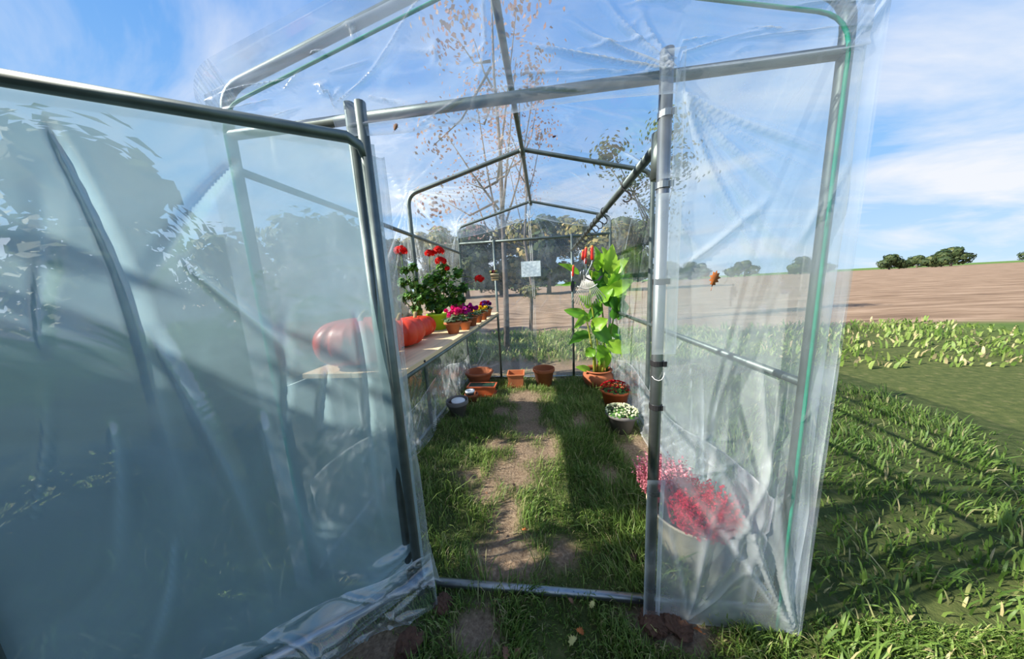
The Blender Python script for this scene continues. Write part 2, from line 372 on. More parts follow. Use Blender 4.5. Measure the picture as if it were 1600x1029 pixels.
tag(npmesh('weed_strip', V, Fq, M['grass'], attrs={'tint': np.clip(T + .16, 0, 1)}, kind='stuff'), 'strip of low green weeds between the greenhouse back and the brown field', 'weeds')

# ------------------------------------------------------------------ leaf clouds and trees
def cloud(pts, size, seed, flat=.0, aspect=1.5, tint=(.5, .25), up=0):
    r = np.random.RandomState(seed); n = len(pts); s = size * r.uniform(.6, 1.3, n)[:, None]
    nrm = r.normal(size=(n, 3)); nrm[:, 2] += up; nrm /= np.linalg.norm(nrm, axis=1)[:, None]
    a = np.cross(nrm, r.normal(size=(n, 3))); a /= np.linalg.norm(a, axis=1)[:, None]; b = np.cross(nrm, a)
    V = np.stack([pts - a * s * aspect * .5, pts + b * s * .5 + nrm * s * .12, pts + a * s * aspect * .5, pts - b * s * .5 + nrm * s * .12], 1).reshape(-1, 3)
    Fq = np.arange(n * 4).reshape(n, 4)
    T = np.repeat(np.clip(r.normal(tint[0], tint[1], n), 0, 1), 4)
    return V, Fq, T
def blobpts(n, blobs, seed, shell=.6):
    r = np.random.RandomState(seed); vol = np.array([b[3] * b[4] * b[5] for b in blobs]) ** .8; pick = r.choice(len(blobs), n, p=vol / vol.sum())
    B = np.array(blobs)[pick]
    if shell < .3: return B[:, :3] + r.normal(size=(n, 3)) * B[:, 3:6] * .55
    d = r.normal(size=(n, 3)); d /= np.linalg.norm(d, axis=1)[:, None]
    rad = (shell + (1 - shell) * r.rand(n)) * (1 + .15 * np.sin(d[:, 0] * 5 + pick) + .12 * np.sin(d[:, 2] * 7 + 2 * pick))
    return B[:, :3] + d * rad[:, None] * B[:, 3:6]
def tree(name, loc, h, tr, blobs, n, size, mat, bark, seed, label, cat='tree', group=None, limbs=6, shell=.5, tint=(.5, .25), lean=(0, 0)):
    r = random.Random(seed); root = empty(name, loc, label, cat, group)
    mb = MB(); pts = [(lean[0] * (k / 5) ** 1 * h + .015 * h * r.uniform(-1, 1) * (k > 0), lean[1] * k / 5 * h, h * k / 5 - .02) for k in range(6)]
    mb.tube(pts, [tr * (1 - .16 * k) for k in range(6)], 8)
    for k in range(limbs):
        b = blobs[k % len(blobs)]; z0 = h * r.uniform(.35, .9); q = z0 / h
        p0 = Vector((lean[0] * z0, lean[1] * z0, z0)); p2 = Vector(b[:3]) + Vector([r.uniform(-.4, .4) * b[3 + i] for i in range(3)])
        if p2.z < p0.z * .7: p0.z = p2.z * .7
        mid = (p0 + p2) / 2 + Vector((0, 0, -.05 * h * r.random()))
        mb.tube([p0, mid, p2], [tr * .4, tr * .25, tr * .1], 6)
    mb.build('trunk', bark, root)
    V, Fq, T = cloud(blobpts(n, blobs, seed, shell), size, seed, tint=tint)
    npmesh('foliage', V, Fq, mat, root, attrs={'tint': T}, smooth=False, kind='stuff')
    return root
def copy_tree(root, loc, rz=0, sc=1, label=None):
    r = root.copy(); C.objects.link(r); r.location = loc; r.rotation_euler = (0, 0, rz); r.scale = (sc, sc, sc)
    if label: r['label'] = label
    for ch in list(root.children):
        c = ch.copy(); C.objects.link(c); c.parent = r
        for g2 in ch.children: d = g2.copy(); C.objects.link(d); d.parent = c
    return r

# thin russet tree right behind the greenhouse
tb = [(-.55, .2, 3.1, .5, .5, .55), (.25, .0, 3.7, .45, .5, .6), (-.2, .2, 4.6, .6, .5, .6), (-1.0, .1, 4.0, .5, .4, .45), (.6, .2, 4.9, .5, .5, .5), (-.5, 0, 5.6, .6, .6, .6), (-1.3, .2, 2.9, .4, .4, .4), (.5, .1, 5.8, .4, .4, .5)]
tree('young_tree', (-.62, 4.15, 0), 6.2, .06, tb, 1300, .05, M['autumn_red'], M['bark'], 5, 'slender tree with sparse russet leaves just behind the greenhouse end', shell=.1, limbs=14, tint=(.5, .3), lean=(-.005, .03))
tree('young_tree', (-.30, 7.2, 0), 6.5, .055, [(b[0] * 1.1 - .2, b[1], b[2] * 1.1, b[3], b[4], b[5]) for b in tb], 1100, .06, M['autumn_red'], M['bark'], 8, 'second slender sparse tree at the field edge behind the greenhouse', shell=.1, limbs=12)
tree('sapling', (-.25, 6.9, 0), 1.15, .02, [(0, 0, 1.15, .28, .28, .22)], 260, .07, M['autumn_gold'], M['bark'], 9, 'small round headed sapling on a thin stem at the field edge', shell=.4, limbs=5)
tree('sparse_tree', (3.6, 8.2, 0), 4.6, .07, [(0, 0, 3.2, .7, .6, .8), (-.6, 0, 4.2, .7, .5, .6), (.6, .2, 4.6, .6, .5, .6), (.2, 0, 5.5, .5, .5, .5), (-1.4, 0, 5.0, .5, .5, .5)], 1500, .08, M['hedge'], M['bark'], 10, 'sparse green tree seen through the right wall of the greenhouse', shell=.2, limbs=12)
# trees at the field's far edge
protos = []
gk = 'trees along the far edge of the field'
lbs = ['tree with green and gold autumn leaves at the far edge of the field', 'dark green tree in the line at the far edge of the field']
for k in range(3):
    r = random.Random(k + 40); bl = [(r.uniform(-2.2, 2.2), r.uniform(-1.5, 1.5), r.uniform(1.8, 8), r.uniform(1.2, 2.2), r.uniform(1.2, 2), r.uniform(1.1, 1.9)) for _ in range(9)]
    protos.append((k, bl))
fx = [-30, -25.5, -21.3, -17.3, -13.4, -9.8, -6.2, -2.8, .8, 4.4, 8.0, 11.4]
pr = {}
for i, X in enumerate(fx):
    k = i % 3; dark = 1 if k == 2 else 0; loc = (X, 37 + 3 * math.sin(i * 2.3), 0)
    if k not in pr:
        pr[k] = tree('field_edge_tree', loc, 7.5, .28, protos[k][1], 6500, .42, M['hedge'] if dark else M['autumn_gold'], M['far_bark'], k + 50, lbs[dark], group=gk + (', dark' if dark else ''), shell=.35, tint=(.45, .28))
    else:
        copy_tree(pr[k], loc, i * 1.3, 1.0 + .25 * ((i * 37 % 10) / 10))
hp = None
for i in range(38):                      # low far belt of wood on the horizon
    X = -210 + i * 12.5; Y = 135 + 12 * math.sin(i * 1.7)
    if hp is None:
        hp = tree('horizon_tree', (X, Y, 0), 6, .5, [(-3, 0, 4, 4.2, 3, 3.4), (3, 0, 5, 4.2, 3, 3.6), (0, 0, 7, 3.6, 3, 3.0), (7, 0, 3.5, 3, 3, 3)], 1300, 1.3, M['hedge'], M['far_bark'], 77, 'dark tree in the belt of wood along the horizon', group='belt of wood on the horizon', shell=.6)
    else: copy_tree(hp, (X, Y, 0), i * .9, .55 + .3 * ((i * 29 % 10) / 10))
# bushes along the left side outside (their tops shade the floor)
bs = None
for i, (X, Y, sc) in enumerate([(-3.3, -3.4, 1.55), (-3.4, -2.2, 1.65), (-3.3, -1.15, 1.36), (-3.3, -.15, .96), (-3.3, .85, 1.18), (-3.35, 1.75, .93), (-3.4, 2.7, 1.12), (-3.6, 3.8, 1.25), (-4.0, 5.0, 1.3), (-4.6, 6.4, 1.4)]):
    if bs is None:
        bs = tree('hedge_bush', (X, Y, 0), 1.6, .05, [(0, 0, 1.3, .55, .6, .9), (.1, .35, .8, .5, .5, .75), (-.1, -.35, .8, .5, .5, .75), (0, 0, .45, .6, .75, .45), (0, .1, 1.9, .35, .4, .35)], 5200, .085, M['hedge'], M['bark'], 31, 'dark leafy bush of the hedge outside the left wall', 'bush', 'hedge along the left side of the greenhouse', shell=.35)
        bs.scale = (sc,) * 3
    else: copy_tree(bs, (X, Y, 0), i * 1.1, sc)

# ------------------------------------------------------------------ greenhouse frame
GH = empty('greenhouse', (0, 0, 0), 'walk in greenhouse of clear film over a galvanized tube frame with its door open', 'greenhouse')
Ld = 2.79
def eav(y): return 2.075 + .065 * min(1, y / 1.4) if y > 0 else 2.075
def apx(y): return 2.32 + .08 * min(1, max(0, y) / 1.4)
def archpts(y, off=0, r=.09, n=6):
    ze = eav(y); za = apx(y); h = 1 + off; sl = (za - ze); P = []
    for s in (-1, 1):
        side = [(s * h, y, 0)]
        side += [(s * h, y, z) for z in (.5, 1.0, 1.5, ze - r)]
        c = Vector((s * h, 0, ze + off * .6)); a = c + Vector((0, 0, -r)); d = c + Vector((-s, 0, sl)).normalized() * r
        for k in range(1, n): 
            t = k / n; p = a * (1 - t) ** 2 + c * 2 * t * (1 - t) + d * t * t; side.append((p.x, y, p.z))
        side.append((d.x, y, d.z)); P.append(side)
    top = (0, y, za + off)
    return P[0] + [top] + P[1][::-1]
R_ = .017
for y in (0, 1.395, Ld): MB().tube(archpts(y), R_, 10).build('arch_pipe', M['steel'], GH)
MB().tube([(0, 0, 2.30), (0, 1.395, 2.385), (0, Ld, 2.385)], .016, 10).build('ridge_pipe', M['steel'], GH)
for y in (0, Ld):
    MB().tube([(-1, y, 1.93), (1, y, 1.93)], R_, 10).build('lintel_pipe', M['steel'], GH)
    MB().tube([(-1, y, .022), (1, y, .022)], R_, 10).build('base_pipe', M['steel_bright'], GH)
for s in (-1, 1): MB().tube([(s, 0, .022), (s, Ld, .022)], R_, 10).build('base_pipe', M['steel_bright'], GH)
j = MB().tube([(.510, -.036, 0), (.510, -.036, 1.975)], .019, 14).build('door_post', M['steel_bright'], GH); j['label'] = 'bright steel post at the right of the doorway'
MB().tube([(-.491, -.036, 0), (-.491, -.036, 1.955)], .018, 12).build('door_post', M['steel'], GH)
for x in (-.516, .513): MB().tube([(x, Ld - .03, 0), (x, Ld - .03, 1.95)], .016, 10).build('door_post', M['steel'], GH)
MB().tube([(1, 0, .95), (1, Ld, .95)], .015, 10).build('side_rail', M['steel'], GH)
MB().tube([(-1, 0, 1.81), (-1, Ld, 1.81)], .015, 10).build('side_rail', M['steel'], GH)
MB().tube([(-.985, 0, .935), (-.985, Ld, .935)], .015, 10).build('side_rail', M['steel'], GH)
MB().tube([(-.516, .0, .938), (-.516, Ld, .935)], .015, 10).build('shelf_rail', M['steel'], GH)
MB().tube([(.51, .03, 1.744), (.51, Ld - .04, 1.744)], .0165, 12).build('hanging_rail', M['steel'], GH)
sl = MB(); sl.tube([(.508, .0, 1.775), (.508, .0, 1.64)], .0215, 12); sl.build('rail_socket', M['steel'], GH)
for y in (1.395, Ld): MB().tube([(0, y - .05, 2.375), (0, y + .05, 2.375)], .021, 10).build('pipe_joint', M['steel'], GH)
# clips on the right door post
for py in (180, 290, 440, 567, 635, 768, 918):
    z = at(1028, py, -.04).z; zt = z
    cm = MB(); cm.lathe([(.0192, -.009), (.0212, -.009), (.0212, .009), (.0192, .009)], 16, (.51, -.036, z)); cm.box((.522, -.055, z - .009), (.535, -.052, z + .009))
    cm.build('clip', M['steel_bright'] if py < 400 else M['dark_metal'], GH, smooth=False)
zs = at(1030, 590, -.05).z
MB().tube([(.490, -.050, zs + .006), (.496, -.058, zs - .002), (.506, -.062, zs - .006), (.517, -.061, zs - .003), (.526, -.056, zs + .008), (.531, -.048, zs + .022)], .0012, 6).build('string', M['string'], GH)

# ------------------------------------------------------------------ film
def film(name, fn, w, h, nx, ny, mat, parent, creases=(), amp=.004, seed=1, f=1.2, edge=0):
    u = np.linspace(0, w, nx); v = np.linspace(0, h, ny); U, Vv = np.meshgrid(u, v)
    d = amp * snoise(U, Vv, seed=seed, f=f, octs=3); fold = .25 * np.clip(np.abs(snoise(U, Vv, seed=seed + 3, f=f * 1.3, octs=3)) * -6 + .55, 0, .5)
    for (x0, y0, x1, y1, wd, a) in creases:
        L2 = (x1 - x0) ** 2 + (y1 - y0) ** 2; t = ((U - x0) * (x1 - x0) + (Vv - y0) * (y1 - y0)) / L2; tc_ = np.clip(t, 0, 1)
        bend = .02 * np.sin(tc_ * 5 + x0 * 9)
        dx_ = U - x0 - tc_ * (x1 - x0) - bend * (y1 - y0); dy_ = Vv - y0 - tc_ * (y1 - y0) + bend * (x1 - x0); dd = np.hypot(dx_, dy_)
        ww = wd * (.35 + tc_); k = np.clip(1 - dd / ww, 0, 1) * (1 - tc_ ** 3) * np.clip(tc_ * 12 + .2, 0, 1); d = d + a * k; fold = np.maximum(fold, k ** 2 * min(1, a * 90))
    if name == 'cover_film': fold = fold + .32 * np.clip((U - (W - 2.05)) / .25, 0, 1) * np.clip((W - .05 - U) / .1 + .5, .5, 1) * np.clip(1.1 - np.clip((W - U) - .9, 0, 1) * 2, 0, 1)
    if edge: 
        ed = np.minimum(np.minimum(U, w - U), np.minimum(Vv, h - Vv)); fold = np.maximum(fold, np.clip(1 - ed / edge, 0, 1) * .7)
    P, Nn = fn(U, Vv); P = P + Nn * d[..., None]
    idx = np.arange(nx * ny).reshape(ny, nx); Fq = np.stack([idx[:-1, :-1], idx[:-1, 1:], idx[1:, 1:], idx[1:, :-1]], -1).reshape(-1, 4)
    o = npmesh(name, P.reshape(-1, 3), Fq, mat, parent, attrs={'fold': fold.ravel()}); return o
def fan(x, y, a0, a1, n, l, seed, wd=.02, amp=.008):
    r = random.Random(seed); out = []
    for k in range(n):
        a = math.radians(a0 + (a1 - a0) * (k + r.uniform(.1, .9)) / n); q = l * r.uniform(.45, 1.1); out.append((x, y, x + q * math.cos(a), y + q * math.sin(a), wd * r.uniform(.5, 1.4), amp * r.uniform(.4, 1.2)))
    return out
def rnd(n, w, h, seed, l=.35, wd=.014, amp=.006, ang=None):
    r = random.Random(seed); out = []
    for k in range(n):
        a = r.uniform(0, 2 * PI) if ang is None else math.radians(ang + r.gauss(0, 22)) + PI * r.randint(0, 1)
        x = r.uniform(0, w); y = r.uniform(0, h); q = l * r.uniform(.3, 1.2); out.append((x, y, x + q * math.cos(a), y + q * math.sin(a), wd * r.uniform(.4, 1.4), amp * r.uniform(.4, 1.2)))
    return out
# cover sheet over sides and roof: u along arch outline, v along y
A0 = [Vector(p) for p in archpts(0, .022)]; 
def prof(y):
    P = np.array([tuple(p) for p in archpts(y, .022)])[:, [0, 2]]; return P
Pf = prof(0.0); Pm = prof(1.395)
sl_ = np.concatenate([[0], np.cumsum(np.linalg.norm(np.diff(Pm, axis=0), axis=1))]); W = sl_[-1]
def coverfn(U, Vv):
    y = Vv - .07; k = np.clip(y / 1.395, 0, 1)
    x = (1 - k) * np.interp(U, sl_, Pf[:, 0]) + k * np.interp(U, sl_, Pm[:, 0]); z = (1 - k) * np.interp(U, sl_, Pf[:, 1]) + k * np.interp(U, sl_, Pm[:, 1])
    nxx = np.where(U < 2.1, -1, np.where(U > W - 2.1, 1, 0)); nzz = 1 - abs(nxx)
    sag = -.012 * np.sin(np.clip(y / 1.395 * PI, 0, 2 * PI)) ** 2
    P = np.stack([x, y, z + sag * nzz], -1); return P, np.stack([nxx * 1., 0 * y, nzz * 1.], -1)
EA = 2.13; cre = []
for uy in (1.465, 2.86):
    cre += fan(EA, uy, 200, 330, 9, .7, int(uy * 7), .016, .012) + fan(EA, uy, -60, 60, 6, .5, int(uy * 9), .016, .010) + fan(W - EA, uy, 190, 350, 9, .6, int(uy * 3), .016, .012) + fan(W - EA, uy, 120, 240, 6, .5, int(uy * 5), .016, .01)
cre += fan(EA, 1.465, 20, 100, 10, .9, 78, .030, .02) + fan(EA, 2.86, -100, -20, 9, .8, 79, .026, .02) + fan(EA, 1.465, 150, 215, 9, 1.1, 77, .024, .014) + fan(W / 2, 1.465, 60, 300, 9, .5, 4, .014, .01) + fan(W / 2, 2.86, 180, 360, 8, .4, 5, .014, .01)
cre += fan(.05, .9, -30, 60, 7, .8, 51, .02, .012) + fan(.05, 2.0, -40, 40, 7, .7, 52, .02, .012) + fan(W - .05, 1.6, 130, 230, 8, .8, 53, .02, .012) + fan(W - .05, .6, 130, 230, 6, .8, 54, .02, .012)
cre += rnd(70, W, 2.9, 5, .5, .016, .009)
film('cover_film', coverfn, W, 2.90, 330, 190, M['roof'], GH, cre, .005, 2, .9)
M['crumple'] = film_mat('crumpled_skirt_film', .16, .6, .25, .08, hcol=(.84, .88, .92), vscale=4)
for s_, x0 in ((1, -.968), (-1, .968)):
    def sk(U, Vv, s_=s_, x0=x0):
        P = np.stack([x0 + s_ * .05 * (1 - Vv / .42) ** 2 * (.6 + .4 * np.sin(U * 7)), .03 + U, .01 + Vv * (1 + .15 * np.sin(U * 4 + 1))], -1); return P, np.broadcast_to(np.array([s_ * 1., 0, 0]), P.shape)
    film('skirt_film', sk, 2.7, .42, 180, 34, M['crumple'], GH, rnd(60, 2.7, .42, 123, .35, .02, .014, 50 * s_), .008, 55, 2.0, edge=.01)
# overhang strip with seam at the front arch
def strip(pts_a, pts_b, name, mat, parent, sub=10, amp=.004):
    V = []; k = len(pts_a)
    PA = np.array([tuple(p) for p in pts_a]); PB = np.array([tuple(p) for p in pts_b])
    t = np.linspace(0, k - 1, (k - 1) * sub + 1); f = lambda P: np.stack([np.interp(t, np.arange(k), P[:, i]) for i in range(3)], -1)
    A = f(PA); B = f(PB); rows = 5; G = np.stack([A * (1 - q) + B * q for q in np.linspace(0, 1, rows)], 0)
    G[1:-1, :, 1] += amp * np.sin(t * 3.1 + 1)[None] + amp * np.sin(t * 7.7)[None]
    n = G.shape[1]; idx = np.arange(rows * n).reshape(rows, n); Fq = np.stack([idx[:-1, :-1], idx[:-1, 1:], idx[1:, 1:], idx[1:, :-1]], -1).reshape(-1, 4)
    fo = .12 + .30 * np.sin(t * 9) * np.sin(t * 3.7); return npmesh(name, G.reshape(-1, 3), Fq, mat, parent, attrs={'fold': np.tile(fo, rows)})
oa = archpts(-.045, .03); se = [(p[0] * .965, -.05, p[2] - .092 if p[2] > 1.9 else p[2]) for p in archpts(-.05, 0)]
strip([(p[0], -.07, p[2] + (.012 if p[2] > 1.9 else 0)) for p in oa], se, 'hem_film', M['gable'], GH, 8)
MB().tube(se, .0048, 6).build('green_seam', M['green_seam'], GH)
# front gable (above the lintel, flap hangs below it)
def planefn(x0, z0, y, sx=1, tilt=None, zf=None):
    def fn(U, Vv):
        P = np.stack([x0 + U * sx, np.full_like(U, y) + (tilt(U, Vv) if tilt else 0), (zf(U, Vv) if zf else z0 + Vv)], -1); return P, np.broadcast_to(np.array([0, -1., 0]), P.shape)
    return fn
def gz(U, Vv):            # v 0..1 from flap edge to the rafter line
    x = -1 + U; top = 2.30 - .245 * np.abs(x) - .03; bot = 1.845 + .012 * np.sin(x * 7) + .01 * x; bot = np.where(np.abs(x) > .53, 1.90, bot); return bot + (top - bot) * Vv
Gc = [(1.51, .16, 1.22, .62, .022, .02), (1.51, .16, 1.32, .8, .02, .018), (1.51, .16, 1.42, .75, .02, .016), (1.51, .16, 1.12, .45, .02, .014), (1.51, .16, 1.0, .55, .018, .012), (1.51, .16, 1.78, .42, .02, .01), (1.51, .16, .95, .30, .02, .01),
      (.46, .30, .42, .52, .022, .018), (.46, .30, .50, .5, .015, .012), (.47, .28, .70, .72, .014, .012), (.98, .95, .95, .02, .010, .014), (.80, .9, .60, .55, .012, .01), (.5, .10, .8, .12, .02, .01), (.75, .05, .95, .2, .02, .01)]
film('gable_film', planefn(-1, 0, -.062, zf=gz), 2.0, 1.0, 200, 70, M['gable'], GH, Gc + rnd(34, 2, 1, 8, .3, .02, .010), .006, 6, 1.4, edge=.035)
# right front panel
Rc = fan(.50, .02, 75, 130, 7, .95, 61, .03, .016) + fan(.02, 1.85, -80, -20, 6, .6, 62, .02, .012) + fan(.10, .02, 40, 110, 4, .7, 63, .02, .012) + [(.30, 1.05, .33, .02, .03, .014), (.36, .95, .22, .05, .022, .012), (.02, 1.35, .30, 1.55, .014, .01)] + rnd(12, .5, 1.9, 64, .3)
film('front_panel_film', planefn(.527, .0, -.056), .475, 1.91, 60, 190, M['milky'], GH, Rc, .006, 9, 1.0, edge=.012)
film('front_panel_film', planefn(-1.0, .0, .02), .48, 1.91, 50, 150, M['clear'], GH, rnd(10, .5, 1.9, 65, .3), .006, 10, 1.0)
film('film_wrap', planefn(.485, 1.62, -.068), .065, .34, 8, 20, M['clear'], GH, amp=.003, seed=5, edge=.01)
film('film_wrap', planefn(.480, 1.08, -.066), .075, .50, 8, 24, M['milky'], GH, amp=.003, seed=15, edge=.01)
film('film_wrap', planefn(.478, 0.0, -.066), .06, .62, 8, 30, M['clear'], GH, amp=.004, seed=25, edge=.015)
# back wall
Bc = fan(1.0, 2.33, -150, -30, 9, .7, 70, .016, .012) + [(1.0, 2.33, .5, 1.95, .014, .016), (.95, 1.3, .6, 1.0, .014, .008)] + fan(.02, .1, 10, 80, 5, .6, 71) + rnd(26, 2, 2.2, 72, .35)
def bz(U, Vv): x = -1 + U; return Vv / 2.36 * (2.38 - .26 * np.abs(x))
film('back_film', planefn(-1, 0, Ld + .024, zf=bz), 2.0, 2.36, 140, 160, M['back'], GH, Bc, .004, 12, 1.2)
for dx in (-.012, .012): MB().tube([(-.01 + dx, Ld + .012, .03), (-.005 + dx, Ld + .01, 1.2), (-.03 + dx, Ld + .012, 2.30)], .0025, 5).build('zip_line', M['string'], GH)
MB().tube([(-.06, Ld + .0, 2.25), (-.03, Ld - .02, 2.20), (.0, Ld - .02, 2.20), (.03, Ld - .01, 2.24)], .006, 6).build('tie_loop', M['string'], GH)
# scalloped inner flap at the back gable
def fz(U, Vv): x = -1 + U; top = 2.37 - .255 * np.abs(x); bot = 2.20 - .20 * np.abs(x) ** 1.3 - .05 * np.sin(np.clip(np.abs(x), 0, 1) * PI); return bot + (top - bot) * Vv
film('gable_flap_film', planefn(-1, 0, Ld - .03, zf=fz), 2.0, 1.0, 100, 12, M['gable'], GH, amp=.004, seed=33, edge=.06)

# ------------------------------------------------------------------ open door
DA = math.radians(56); HX, HY = -.443, -.052
DR = empty('door', (0, 0, 0)); DR.parent = GH
dd_ = Vector((-math.sin(DA), -math.cos(DA), 0)); dn = Vector((math.cos(DA), -math.sin(DA), 0))  # dn faces the camera side
def dp(a, z, off=0): return Vector((HX, HY, 0)) + dd_ * a + dn * off + Vector((0, 0, z))
DW = .99
MB().tube([dp(0, .03), dp(0, 1.945)], .0175, 12).build('door_stile', M['steel'], DR)
MB().tube([dp(DW, .075), dp(DW, 1.83)], .0175, 12).build('door_stile', M['steel'], DR)
MB().tube([dp(.0, 1.775), dp(.012, 1.81), dp(.05, 1.832), dp(DW, 1.832)], .0175, 12).build('door_rail', M['steel'], DR)
MB().tube([dp(.0, .085), dp(DW, .072)], .0165, 12).build('door_rail', M['steel_bright'], DR)
def doorfn(U, Vv):
    P = np.stack([HX + dd_.x * (U - .03) + dn.x * -.024, HY + dd_.y * (U - .03) + dn.y * -.024, .06 + Vv], -1); return P, np.broadcast_to(np.array(tuple(dn)), P.shape)
Dc = [(.05, .18, .30, .05, .05, .03), (.05, .20, .22, .14, .03, .03), (.02, .12, .5, -.02, .03, .02), (.60, 1.2, .48, .05, .05, .02), (.42, .9, .33, .1, .06, .018), (.70, 1.7, .60, .5, .04, .016), (.15, 1.2, .10, .1, .03, .012)] + rnd(8, 1, 1.7, 91, .5, .03, .01, 90)
film('door_film', doorfn, DW + .03, 1.775, 130, 200, M['door'], DR, Dc, .008, 14, .7, edge=.015)
# skirt of loose film below the door's rail, and the flap hanging beside the hinge
def skirtfn(U, Vv):
    k = Vv / .2; bul = .030 * np.sin(np.clip(k, 0, 1) * PI) + .05 * (1 - k) ** 2 + .010 * np.sin(U * 16 + k * 5)
    a = U - .055; z = .018 + (.20) * k + .015 * np.sin(U * 9) * (1 - k) + .02 * U
    P = np.stack([HX + dd_.x * a + dn.x * (.03 + bul), HY + dd_.y * a + dn.y * (.03 + bul), z], -1); return P, np.broadcast_to(np.array(tuple(dn)), P.shape)
Sc = [(.0, .15, .6, .06, .02, .012), (0, .15, .5, .02, .02, .012), (0, .16, .35, .1, .016, .012), (.02, .13, .25, .0, .016, .012), (.3, .07, 1, .05, .016, .01), (.2, .03, .9, .0, .016, .01)]
film('skirt_film', skirtfn, DW + .07, .2, 160, 30, M['skirt'], DR, Sc + rnd(46, DW + .07, .2, 144, .4, .016, .010, 8), .008, 44, 3.0, edge=.012)
def flapfn(U, Vv):
    k = Vv / 1.74; wdt = .038 + .006 * np.sin(k * 9) + .035 * np.clip(.13 - k, 0, 1) / .13
    x = HX + .005 + U / .07 * wdt; y = HY + .0 + .02 * np.sin(U / .07 * PI) + .03 * U / .07; P = np.stack([x, y, .05 + Vv], -1); return P, np.broadcast_to(np.array([0, -1., 0]), P.shape)
film('flap_film', flapfn, .07, 1.74, 14, 150, M['milky'], DR, [(.03, 1.7, .045, 0, .012, .006), (.055, 1.7, .06, .0, .01, .006), (.0, .1, .07, .17, .02, .012), (.0, .03, .07, .1, .02, .012)], .004, 45, 2.5, edge=.006)

# ------------------------------------------------------------------ shelf board
bd = MB(); bd.box((-.985, .15, 0), (-.74, 2.74, .022)); bd.v = [(v[0], v[1], v[2]) for v in bd.v]
sh = empty('shelf_board', (0, 0, .9535), 'long pale pine shelf board resting on the steel rails along the left wall', 'shelf')
for a, c in ((-.985, -.742), (-.739, -.499)):
    q = MB(); q.box((a, .10, 0), (c, 2.74, .024)); q.build('board', M['wood'], sh, bevel=.002)
for (X, Y) in ((-.497, .33), (-.497, 1.55)): MB().lathe([(.004, 0), (.007, .006), (.004, .012)], 8, (X, Y, .004)).build('knot', M['dark_metal'], sh)
TOP = .9785

# ------------------------------------------------------------------ pumpkins
def pumpkin(x, y, z, r, h, ribs, seed, label, rot=0, top=True):
    root = empty('pumpkin', (x, y, z), label, 'pumpkin', None); root.rotation_euler = (0, 0, rot)
    mb = MB(); P = []
    for k in range(17):
        a = -PI / 2 + PI * k / 16; rr = r * (math.cos(a) ** .62 if math.cos(a) > 1e-6 else 0); zz = h / 2 + h / 2 * math.sin(a) * (1 - .0); 
        zz -= (.16 * h * math.exp(-(rr / (r * .35)) ** 2) if a > 0 else -.10 * h * math.exp(-(rr / (r * .4)) ** 2)); P.append((max(rr, .004), zz))
    rn = random.Random(seed); ph = [rn.uniform(.9, 1.06) for _ in range(ribs)]
    def fn(a, zz):
        q = a / (2 * PI) * ribs; i = int(q) % ribs; f = q - int(q); return (.90 + .10 * abs(math.sin(f * PI)) ** .55) * (ph[i] * math.sin(f * PI) + 1 * (1 - math.sin(f * PI)))
    mb.lathe(P, ribs * 8, fn=fn); mb.build('flesh', M['pumpkin'], root)
    st = MB(); st.tube([(0, 0, h * .78), (0, .0, h * .95), (.012, .01, h * 1.04), (.03, .02, h * 1.10)], [.022, .014, .013, .016], 8); st.build('stem', M['pumpkin_stem'], root)
    return root
pumpkin(-.790, .280, TOP, .212, .235, 12, 1, 'largest pumpkin, at the front end of the shelf behind the open door film', .3)
pumpkin(-.800, .655, TOP, .165, .185, 11, 2, 'middle ribbed orange pumpkin, half hidden by the door edge on the shelf', .9)
pumpkin(-.838, .965, TOP, .140, .165, 12, 3, 'rear orange pumpkin, next to the lime green pot on the shelf', 1.3)

# ------------------------------------------------------------------ pots
def potbody(r0, r1, h, rim=.02, rt=.006, th=.005):
    return [(r0 * .6, 0), (r0, 0), (r0 + (r1 - r0) * .8, h - rim), (r1 + rt * .3, h - rim + .001), (r1 + rt, h - rim * .8), (r1 + rt, h - rim * .15), (r1 + rt * .5, h), (r1 - th * .6, h), (r1 - th, h - rim * .3), (r0 - th, th * 1.5), (.002, th * 1.5)]
def pot(name, loc, r0, r1, h, mat, label, cat='pot', rim=.02, rt=.006, th=.005, soil=True, group=None, rotz=0):
    root = empty(name, loc, label, cat, group); MB().lathe(potbody(r0, r1, h, rim, rt, th), 30).build('pot_body', mat, root)
    if soil:
        sr = (r0 + (r1 - r0) * .86) - th * .8; sb = MB(); sb.lathe([(sr * .98, h * .80), (sr, h * .83), (sr * .5, h * .86), (.003, h * .87)], 20); sb.build('soil', M['soil'], root)
    return root
def florets(c, r, n, size, seed, flat=1.0):
    rr = np.random.RandomState(seed); d = rr.normal(size=(n, 3)); d[:, 2] = np.abs(d[:, 2]) * 1.0 - .35; d /= np.linalg.norm(d, axis=1)[:, None]
    ctr = np.array(c) + d * r * np.array([1, 1, flat]) * rr.uniform(.85, 1.05, n)[:, None]; V = []; Fc = []; T = []
    for i in range(n):
        nn = d[i]; a = np.cross(nn, [0.3, .2, 1]); a /= np.linalg.norm(a) + 1e-9; b = np.cross(nn, a); t0 = rr.rand() * 6; tn = rr.rand()
        for k in range(5):
            an = t0 + k * 2 * PI / 5; q = a * math.cos(an) + b * math.sin(an); p = a * math.cos(an + PI / 2) + b * math.sin(an + PI / 2); o = len(V)
            V += [ctr[i], ctr[i] + q * size * .55 + p * size * .34 + nn * size * .15, ctr[i] + q * size + nn * size * .02, ctr[i] + q * size * .55 - p * size * .34 + nn * size * .15]; Fc.append((o, o + 1, o + 2, o + 3)); T += [tn * .7 + .3 * rr.rand()] * 4
    return np.array(V), np.array(Fc), np.array(T)
